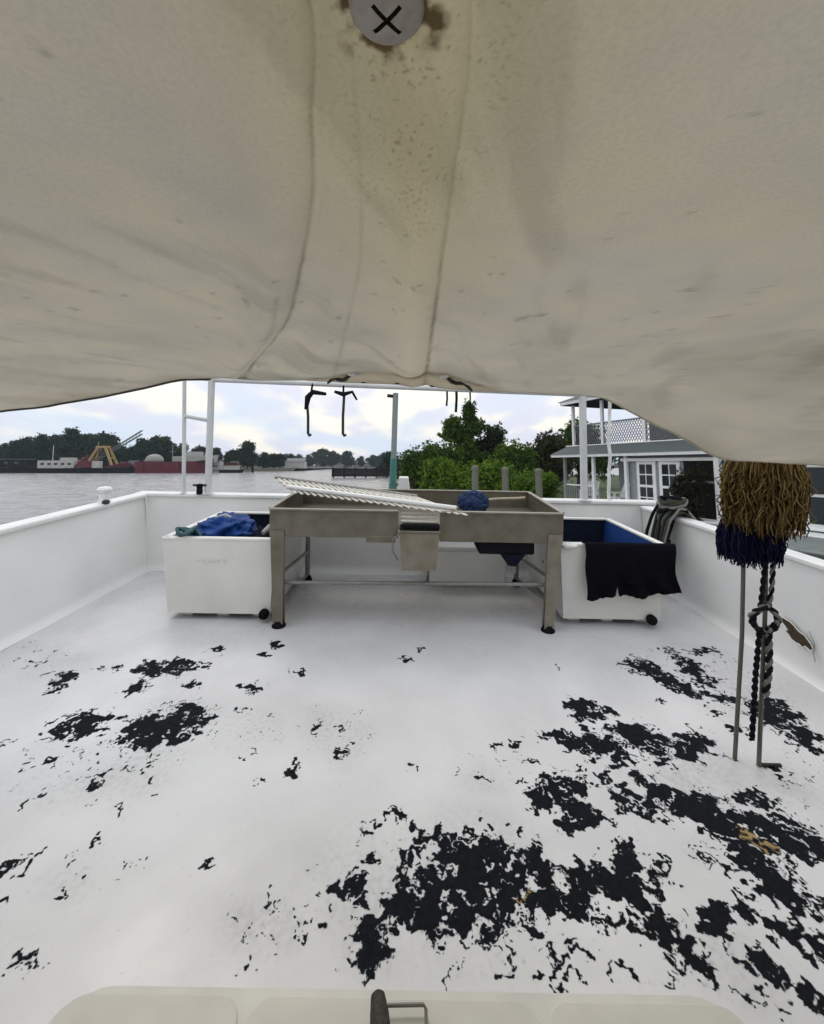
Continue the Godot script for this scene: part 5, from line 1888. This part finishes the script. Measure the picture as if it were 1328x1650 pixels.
func far_shore() -> void:
	# wood on the shipyard side: three grown kinds, then copies, each turned and sized on its own
	var kinds := []
	kinds.append(tree("bank_tree", "dark tree in the wood behind the shipyard", Vector3(-150, 0.8, -152), 13.0, [[Vector3(0, 9.6, 0), Vector3(2.2, 2.8, 2.0)], [Vector3(-2.0, 6.6, 0), Vector3(2.6, 2.4, 2.2)], [Vector3(1.9, 7.0, 0.5), Vector3(2.6, 2.4, 2.2)], [Vector3(0.3, 3.6, 0), Vector3(4.2, 2.8, 3.2)]], 1500, 0.75, PINE, "trees behind the shipyard"))
	kinds.append(tree("bank_tree", "dark tree in the wood behind the shipyard", Vector3(-140, 0.8, -150), 13.0, [[Vector3(0, 11.0, 0), Vector3(1.5, 1.9, 1.5)], [Vector3(0.3, 8.6, 0), Vector3(2.3, 1.7, 2.0)], [Vector3(-0.6, 6.2, 0), Vector3(3.0, 1.8, 2.6)], [Vector3(0.2, 3.2, 0), Vector3(3.8, 2.6, 3.0)]], 1400, 0.75, PINE, "trees behind the shipyard"))
	kinds.append(tree("bank_tree", "dark tree in the wood behind the shipyard", Vector3(-131, 0.8, -154), 12.0, [[Vector3(0.6, 9.0, 0), Vector3(3.0, 2.2, 2.4)], [Vector3(-2.4, 7.2, 0), Vector3(2.4, 1.9, 2.2)], [Vector3(0, 4.0, 0), Vector3(4.4, 3.0, 3.4)]], 1400, 0.8, DUSK, "trees behind the shipyard"))
	# [x, z, height, kind]
	var spots := [[-147, -150, 9.6, 0], [-142, -148, 10.2, 1], [-138, -153, 11.4, 0], [-134, -150, 13.0, 1], [-130, -151, 12.0, 0], [-126, -153, 12.6, 2], [-123.5, -150, 15.2, 1], [-120, -152, 13.0, 0], [-116, -152, 12.2, 1], [-112, -152, 11.0, 2],
		[-107, -158, 8.0, 0], [-103, -156, 9.0, 2], [-99, -152, 11.6, 0], [-95, -154, 12.0, 2], [-91.5, -150, 11.4, 0], [-88, -152, 9.6, 2], [-84, -160, 8.0, 1], [-78, -165, 8.6, 0], [-72, -165, 7.2, 2], [-66.5, -160, 8.0, 0], [-62.5, -158, 10.6, 2], [-58, -165, 6.6, 0], [-54, -170, 6.2, 2], [-149, -158, 11.4, 2], [-144.5, -156, 12.4, 0], [-136, -158, 13.0, 2], [-132, -157, 13.4, 0], [-128, -158, 13.4, 2], [-122, -157, 13.6, 0], [-118, -158, 13.8, 2], [-114, -158, 12.6, 0], [-109.5, -152, 9.6, 2], [-105, -150, 7.6, 0], [-101, -158, 11.0, 0], [-97, -158, 12.4, 2], [-93.5, -157, 12.6, 0], [-86, -156, 10.0, 0], [-81, -158, 8.8, 2], [-75, -160, 8.2, 0], [-69, -160, 7.4, 2], [-60, -168, 6.8, 0], [-56, -168, 6.2, 2], [-51, -175, 6.4, 0], [-153, -150, 10.4, 2], [-160, -152, 11.4, 0], [-168, -152, 12.0, 1], [-176, -154, 11.0, 2]]
	for k in spots.size():
		var s: Array = spots[k]
		var src: Node3D = kinds[s[3]]
		var o: Node3D = src.duplicate()
		o.name = numbered(self, "bank_tree")
		add_child(o, true)
		o.set_meta("label", ["pointed dark tree in the wood behind the shipyard", "narrow tiered dark tree in the wood behind the shipyard", "broad rounded dark tree in the wood behind the shipyard"][s[3]])
		var size: float = s[2] / [12.6, 13.0, 11.4][s[3]]
		o.transform = Transform3D(Basis(Vector3.UP, rng.randf() * TAU).scaled(Vector3(size * rng.randf_range(0.95, 1.25), size, size)), Vector3(s[0], 0.8, s[1]))
		if s[2] == 15.2:
			o.set_meta("label", "tallest dark tree rising above the wood behind the shipyard")
		elif s[0] == -62.5:
			o.set_meta("label", "round topped dark tree standing alone past the white ladder frame")
		if s[2] == 15.2 or s[0] == -62.5:
			o.remove_meta("group")
	# the low hazy bank down the river
	for k in 62:
		var src: Node3D = kinds[[0, 2, 2, 0, 1][k % 5]]
		var o: Node3D = src.duplicate()
		o.name = numbered(self, "bank_tree")
		add_child(o, true)
		var x := -150.0 + 2.75 * k + rng.randf_range(-1.2, 1.2)
		var hgt := 8.6 + 5.0 * noise.get_noise_1d(k * 41.0) + rng.randf_range(-1.2, 1.8)
		if k in [26, 27, 28]:
			hgt = [13.5, 16.5, 14.0][k - 26]
		if k in [32, 36]:
			hgt = 13.5
		var size := hgt / 12.6
		o.transform = Transform3D(Basis(Vector3.UP, rng.randf() * TAU).scaled(Vector3(size * 1.35, size, size * 1.35)), Vector3(x, 0.9, -340.0 - 14.0 * sin(k * 1.7)))
		o.set_meta("label", "hazy tree on the far bank down the river")
		if hgt == 16.5:
			o.set_meta("label", "tallest hazy tree on the far bank down the river")
		o.set_meta("group", "trees on the far bank")
	for proto: Node3D in kinds:
		remove_child(proto)
		proto.free()
	var b := func(c: Vector3, s: Vector3, called: String, m: Material, parent: Node, bev := 0.05) -> MeshInstance3D:
		var q := S()
		off = Vector3.ZERO
		box(q, c, s, bev)
		return part(called, q, m, parent)
	# dark work barge moored farthest to the left
	var o := thing("work_barge", "dark work barge with flat shed roof moored under the tall trees", "barge", Vector3(-117, 0, -125), "", false)
	boat_hull(o, 22.0, 4.0, 1.6, M.hull_dark)
	b.call(Vector3(-3.5, 2.9, 0), Vector3(11.0, 2.2, 3.0), "shed", M.hull_dark, o)
	b.call(Vector3(-3.5, 4.08, 0), Vector3(11.8, 0.16, 3.6), "shed_roof", M.far_grey, o)
	for k in 3:
		b.call(Vector3(-6.5 + 3.0 * k, 3.0, 1.52), Vector3(1.3, 0.8, 0.06), "window", M.glass, o)
	o = thing("white_cruiser", "long white cabin boat moored beside the dark barge", "boat", Vector3(-105, 0, -124.5), "", false)
	boat_hull(o, 15.0, 3.6, 1.3, M.hull_dark)
	b.call(Vector3(-0.4, 2.55, 0), Vector3(11.0, 2.3, 2.8), "cabin", M.far_white, o)
	b.call(Vector3(2.2, 4.1, 0), Vector3(3.6, 0.9, 2.2), "wheelhouse", M.far_white, o)
	for k in 5:
		b.call(Vector3(-4.4 + 2.0 * k, 2.7, 1.43), Vector3(1.0, 0.6, 0.05), "window", M.glass, o)
	var st := S()
	rod(st, Vector3(-2.6, 3.6, 0), Vector3(-2.6, 8.2, 0), 0.12, 6)
	part("mast", st, M.far_white, o)
	# tan gantry
	o = thing("gantry_crane", "tan A shaped gantry crane standing over the red machinery", "crane", Vector3(-97.5, 0.9, -131), "", false)
	off = Vector3.ZERO
	for s: int in [-1, 1]:
		for z: float in [-1.5, 1.5]:
			st = S()
			bar(st, Vector3(4.6 * s, 0.0, z), Vector3(1.2 * s, 6.9, z * 0.5), 0.7, 0.5, 0.04)
			part("leg", st, M.yellow, o)
		st = S()
		bar(st, Vector3(3.2 * s, 3.6, -1.0), Vector3(3.2 * s, 3.6, 1.0), 0.4, 0.3, 0.03)
		part("cross_tie", st, M.yellow, o)
	b.call(Vector3(0, 7.1, 0), Vector3(3.4, 0.7, 1.9), "head_beam", M.yellow, o)
	b.call(Vector3(0.4, 5.2, 0), Vector3(2.6, 1.8, 1.6), "winch_house", M.dark_iron, o)
	# crane with lattice boom
	o = thing("boom_crane", "crawler crane raising a thin grey lattice boom above the trees", "crane", Vector3(-110, 0.9, -141), "", false)
	b.call(Vector3(0, 0.6, 0), Vector3(4.4, 1.2, 3.2), "tracks", M.hull_dark, o)
	b.call(Vector3(-0.4, 2.1, 0), Vector3(3.8, 1.8, 2.6), "cab", M.far_grey, o)
	var A := Vector3(1.0, 2.0, 0)
	var B := Vector3(18.0, 12.6, 0)
	st = S()
	for e: Array in [[-0.62, -0.5], [-0.62, 0.5], [0.62, -0.5], [0.62, 0.5]]:
		bar(st, A + Vector3(0, e[0] * 0.6, e[1]), B + Vector3(0, e[0], e[1] * 0.6), 0.2, 0.2, 0.01)
	for k in 16:
		var p := A.lerp(B, k / 16.0)
		var p2 := A.lerp(B, (k + 1) / 16.0)
		bar(st, p + Vector3(0, -0.6, 0.4), p2 + Vector3(0, 0.6, 0.4), 0.1, 0.1, 0.005)
	part("boom", st, M.far_grey, o)
	# red machinery and barge
	o = thing("dredge", "dark red dredge with angled frame under the gantry crane", "dredge", Vector3(-92, 0, -123.5), "", false)
	boat_hull(o, 19.0, 4.5, 1.5, M.hull_dark)
	b.call(Vector3(-4.2, 2.6, 0), Vector3(4.5, 2.0, 2.4), "engine_house", M.red, o)
	b.call(Vector3(-0.8, 2.5, 0.8), Vector3(2.2, 2.0, 1.4), "cab", M.far_white, o)
	for k in 3:
		st = S()
		bar(st, Vector3(0.5 + 0.6 * k, 1.6, -1.2 + 1.2 * k), Vector3(8.6, 2.3 + 0.5 * k, -1.2 + 1.2 * k), 0.5, 0.4, 0.03)
		part("ladder_arm", st, M.red, o)
	st = S()
	bar(st, Vector3(-7.8, 1.6, 0.4), Vector3(-4.0, 5.2, 0.4), 0.5, 0.5, 0.03)
	part("spud_frame", st, M.red, o)
	o = thing("red_barge", "long maroon barge moored behind the white ladder frame", "barge", Vector3(-70.5, 0, -124), "", false)
	boat_hull(o, 21.5, 4.5, 3.3, M.red)
	b.call(Vector3(0, 3.36, 0), Vector3(20.8, 0.14, 4.0), "hatch_deck", M.hull_dark, o)
	for k in 4:
		st = S()
		bar(st, Vector3(-8.0 + 5.2 * k, 0.4, 2.31), Vector3(-8.0 + 5.2 * k, 3.2, 2.31), 0.25, 0.1, 0.02)
		part("hull_frame", st, M.red, o)
	o = thing("storage_dome", "pale domed tank behind the bow of the maroon barge", "tank", Vector3(-80.5, 0.9, -130), "", false)
	off = Vector3.ZERO
	st = S()
	lathe(st, [Vector2(2.6, 0), Vector2(2.6, 3.2), Vector2(2.1, 4.1), Vector2(1.2, 4.7), Vector2(0, 4.9)], Vector3.ZERO, 18)
	part("shell", st, M.far_grey_pale, o)
	o = thing("white_yacht", "white yacht hull raised in the yard behind the maroon barge", "boat", Vector3(-68, 0.9, -131), "", false)
	boat_hull(o, 13.0, 3.4, 1.6, M.far_white, 2.6)
	b.call(Vector3(-0.8, 4.9, 0), Vector3(5.0, 1.4, 2.2), "cabin", M.far_white, o)
	for k in 4:
		b.call(Vector3(-4.5 + 3.0 * k, 1.2, 0), Vector3(0.3, 2.6, 0.3), "prop", M.far_grey, o)
	o = thing("motor_launch", "small white launch moored past the white ladder frame", "boat", Vector3(-55.5, 0, -128), "", false)
	boat_hull(o, 6.5, 2.4, 0.8, M.hull_dark)
	b.call(Vector3(0, 1.5, 0), Vector3(4.6, 1.1, 1.9), "cabin", M.far_white, o)
	b.call(Vector3(0, 2.12, 0), Vector3(5.2, 0.12, 2.2), "cabin_roof", M.far_white, o)
	# yard clutter along the quay: each a thing of its own
	var yard := [
		["rust_hopper", "rusty brown hopper on the quay beside the tan gantry crane", "hopper", -103.0, -130.5, Vector3(3.0, 3.4, 2.4), M.far_rust],
		["deck_container", "grey container on the quay under the crane boom", "container", -88.5, -131.0, Vector3(5.0, 2.4, 2.4), M.far_grey],
		["red_container", "red container on the quay left of the pale tank", "container", -85.0, -132.5, Vector3(3.4, 2.6, 2.4), M.red],
		["yard_truck", "small white truck parked right of the pale tank", "truck", -75.5, -130.8, Vector3(3.2, 1.8, 2.0), M.far_white],
		["scrap_heap", "rust brown scrap heap on the bank behind the white launch", "scrap heap", -59.0, -136.0, Vector3(4.6, 2.2, 2.6), M.far_rust],
		["white_container", "pale container at the right end of the maroon barge", "container", -62.5, -133.0, Vector3(3.6, 2.5, 2.2), M.far_white]]
	for y: Array in yard:
		o = thing(y[0], y[1], y[2], Vector3(y[3], 0.9, y[4]), "", false)
		var z: Vector3 = y[5]
		b.call(Vector3(0, z.y * 0.5, 0), z, "body", y[6], o)
		b.call(Vector3(z.x * 0.2, z.y + 0.25, 0), Vector3(z.x * 0.45, 0.5, z.z * 0.7), "top_piece", M.far_grey, o)
		b.call(Vector3(0, z.y * 0.45, z.z * 0.5 + 0.04), Vector3(z.x * 0.6, z.y * 0.12, 0.08), "side_band", M.hull_dark, o)
		b.call(Vector3(-z.x * 0.3, 0.05, z.z * 0.5), Vector3(0.6, 0.6, 0.3), "foot_block", M.hull_dark, o)
	var masts := [[-101.0, 9.0, "thin pale mast right of the long white cabin boat"], [-77.0, 8.0, "thin pale mast between the pale tank and the ladder frame"], [-65.0, 9.5, "thin pale mast rising behind the thick ladder post"]]
	for y: Array in masts:
		o = thing("yard_mast", y[2], "mast", Vector3(y[0], 0.9, -133.5), "masts in the shipyard", false)
		off = Vector3.ZERO
		st = S()
		rod(st, Vector3.ZERO, Vector3(0, y[1], 0), 0.11, 6)
		part("pole", st, M.far_grey_pale, o)
		st = S()
		rod(st, Vector3(-1.0, y[1] * 0.72, 0), Vector3(1.0, y[1] * 0.72, 0), 0.07, 6)
		part("spreader", st, M.far_grey_pale, o)
	o = thing("channel_post", "single dark post standing in the river past the launch", "post", Vector3(-50.5, -1.5, -132), "", false)
	off = Vector3.ZERO
	st = S()
	rod(st, Vector3.ZERO, Vector3(0, 7.4, 0), 0.4, 8)
	part("shaft", st, M.dark_wood, o)
	for k in 5:
		var lab: String = ["pale low shed on the bank past the dark post", "small hazy white house between trees on the far bank", "grey boathouse at the water on the far bank", "tiny pale cottage on the far bank", "long pale shed on the far bank nearest the black pier"][k]
		var at := Vector3([-48.0, -86.0, -72.0, -58.0, -38.0][k], 0.9, [-172.0, -330.0, -331.0, -330.0, -332.0][k])
		var w: float = [8.0, 6.0, 9.0, 5.0, 12.0][k]
		o = thing("far_shed", lab, "shed", at, "", false)
		b.call(Vector3(0, 1.4, 0), Vector3(w, 2.8, 4.0), "wall", M.far_white if k != 2 else M.far_grey, o)
		st = S()
		off = Vector3.ZERO
		quad(st, Vector3(-w / 2 - 0.3, 2.8, 2.3), Vector3(w / 2 + 0.3, 2.8, 2.3), Vector3(w / 2 + 0.3, 4.2, 0), Vector3(-w / 2 - 0.3, 4.2, 0), Vector3(0, 1, 1))
		quad(st, Vector3(-w / 2 - 0.3, 2.8, -2.3), Vector3(w / 2 + 0.3, 2.8, -2.3), Vector3(w / 2 + 0.3, 4.2, 0), Vector3(-w / 2 - 0.3, 4.2, 0), Vector3(0, 1, -1))
		part("roof", st, M.far_grey, o)

func boat_hull(o: Node3D, length: float, beam: float, free: float, m: Material, lift := 0.0) -> void:
	off = Vector3.ZERO
	var st := S()
	for s: int in [-1, 1]:
		sheet(st, func(u: float, v: float) -> Vector3:
			var x := (u - 0.5) * length
			var tip := smoothstep(0.72, 1.0, u)
			var half := beam * 0.5 * (1.0 - tip * 0.9) * (0.84 + 0.16 * v)
			return Vector3(x + tip * v * 0.6, lift - 0.4 + (free + 0.4 + 0.25 * free * tip) * v, s * half), 20, 5, Vector3(0, 0, s))
	quad(st, Vector3(-length / 2, lift - 0.4, -beam * 0.42), Vector3(-length / 2, lift - 0.4, beam * 0.42), Vector3(-length / 2, lift + free, beam * 0.5), Vector3(-length / 2, lift + free, -beam * 0.5), Vector3.LEFT)
	part("hull", st, m, o)
	st = S()
	outline(st, PackedVector2Array([Vector2(-length / 2, -beam * 0.49), Vector2(length * 0.22, -beam * 0.49), Vector2(length * 0.5, 0), Vector2(length * 0.22, beam * 0.49), Vector2(-length / 2, beam * 0.49)]), func(p: Vector2) -> Vector3: return Vector3(p.x, lift + free - 0.06, p.y), Vector3.UP)
	part("boat_deck", st, M.far_grey, o)
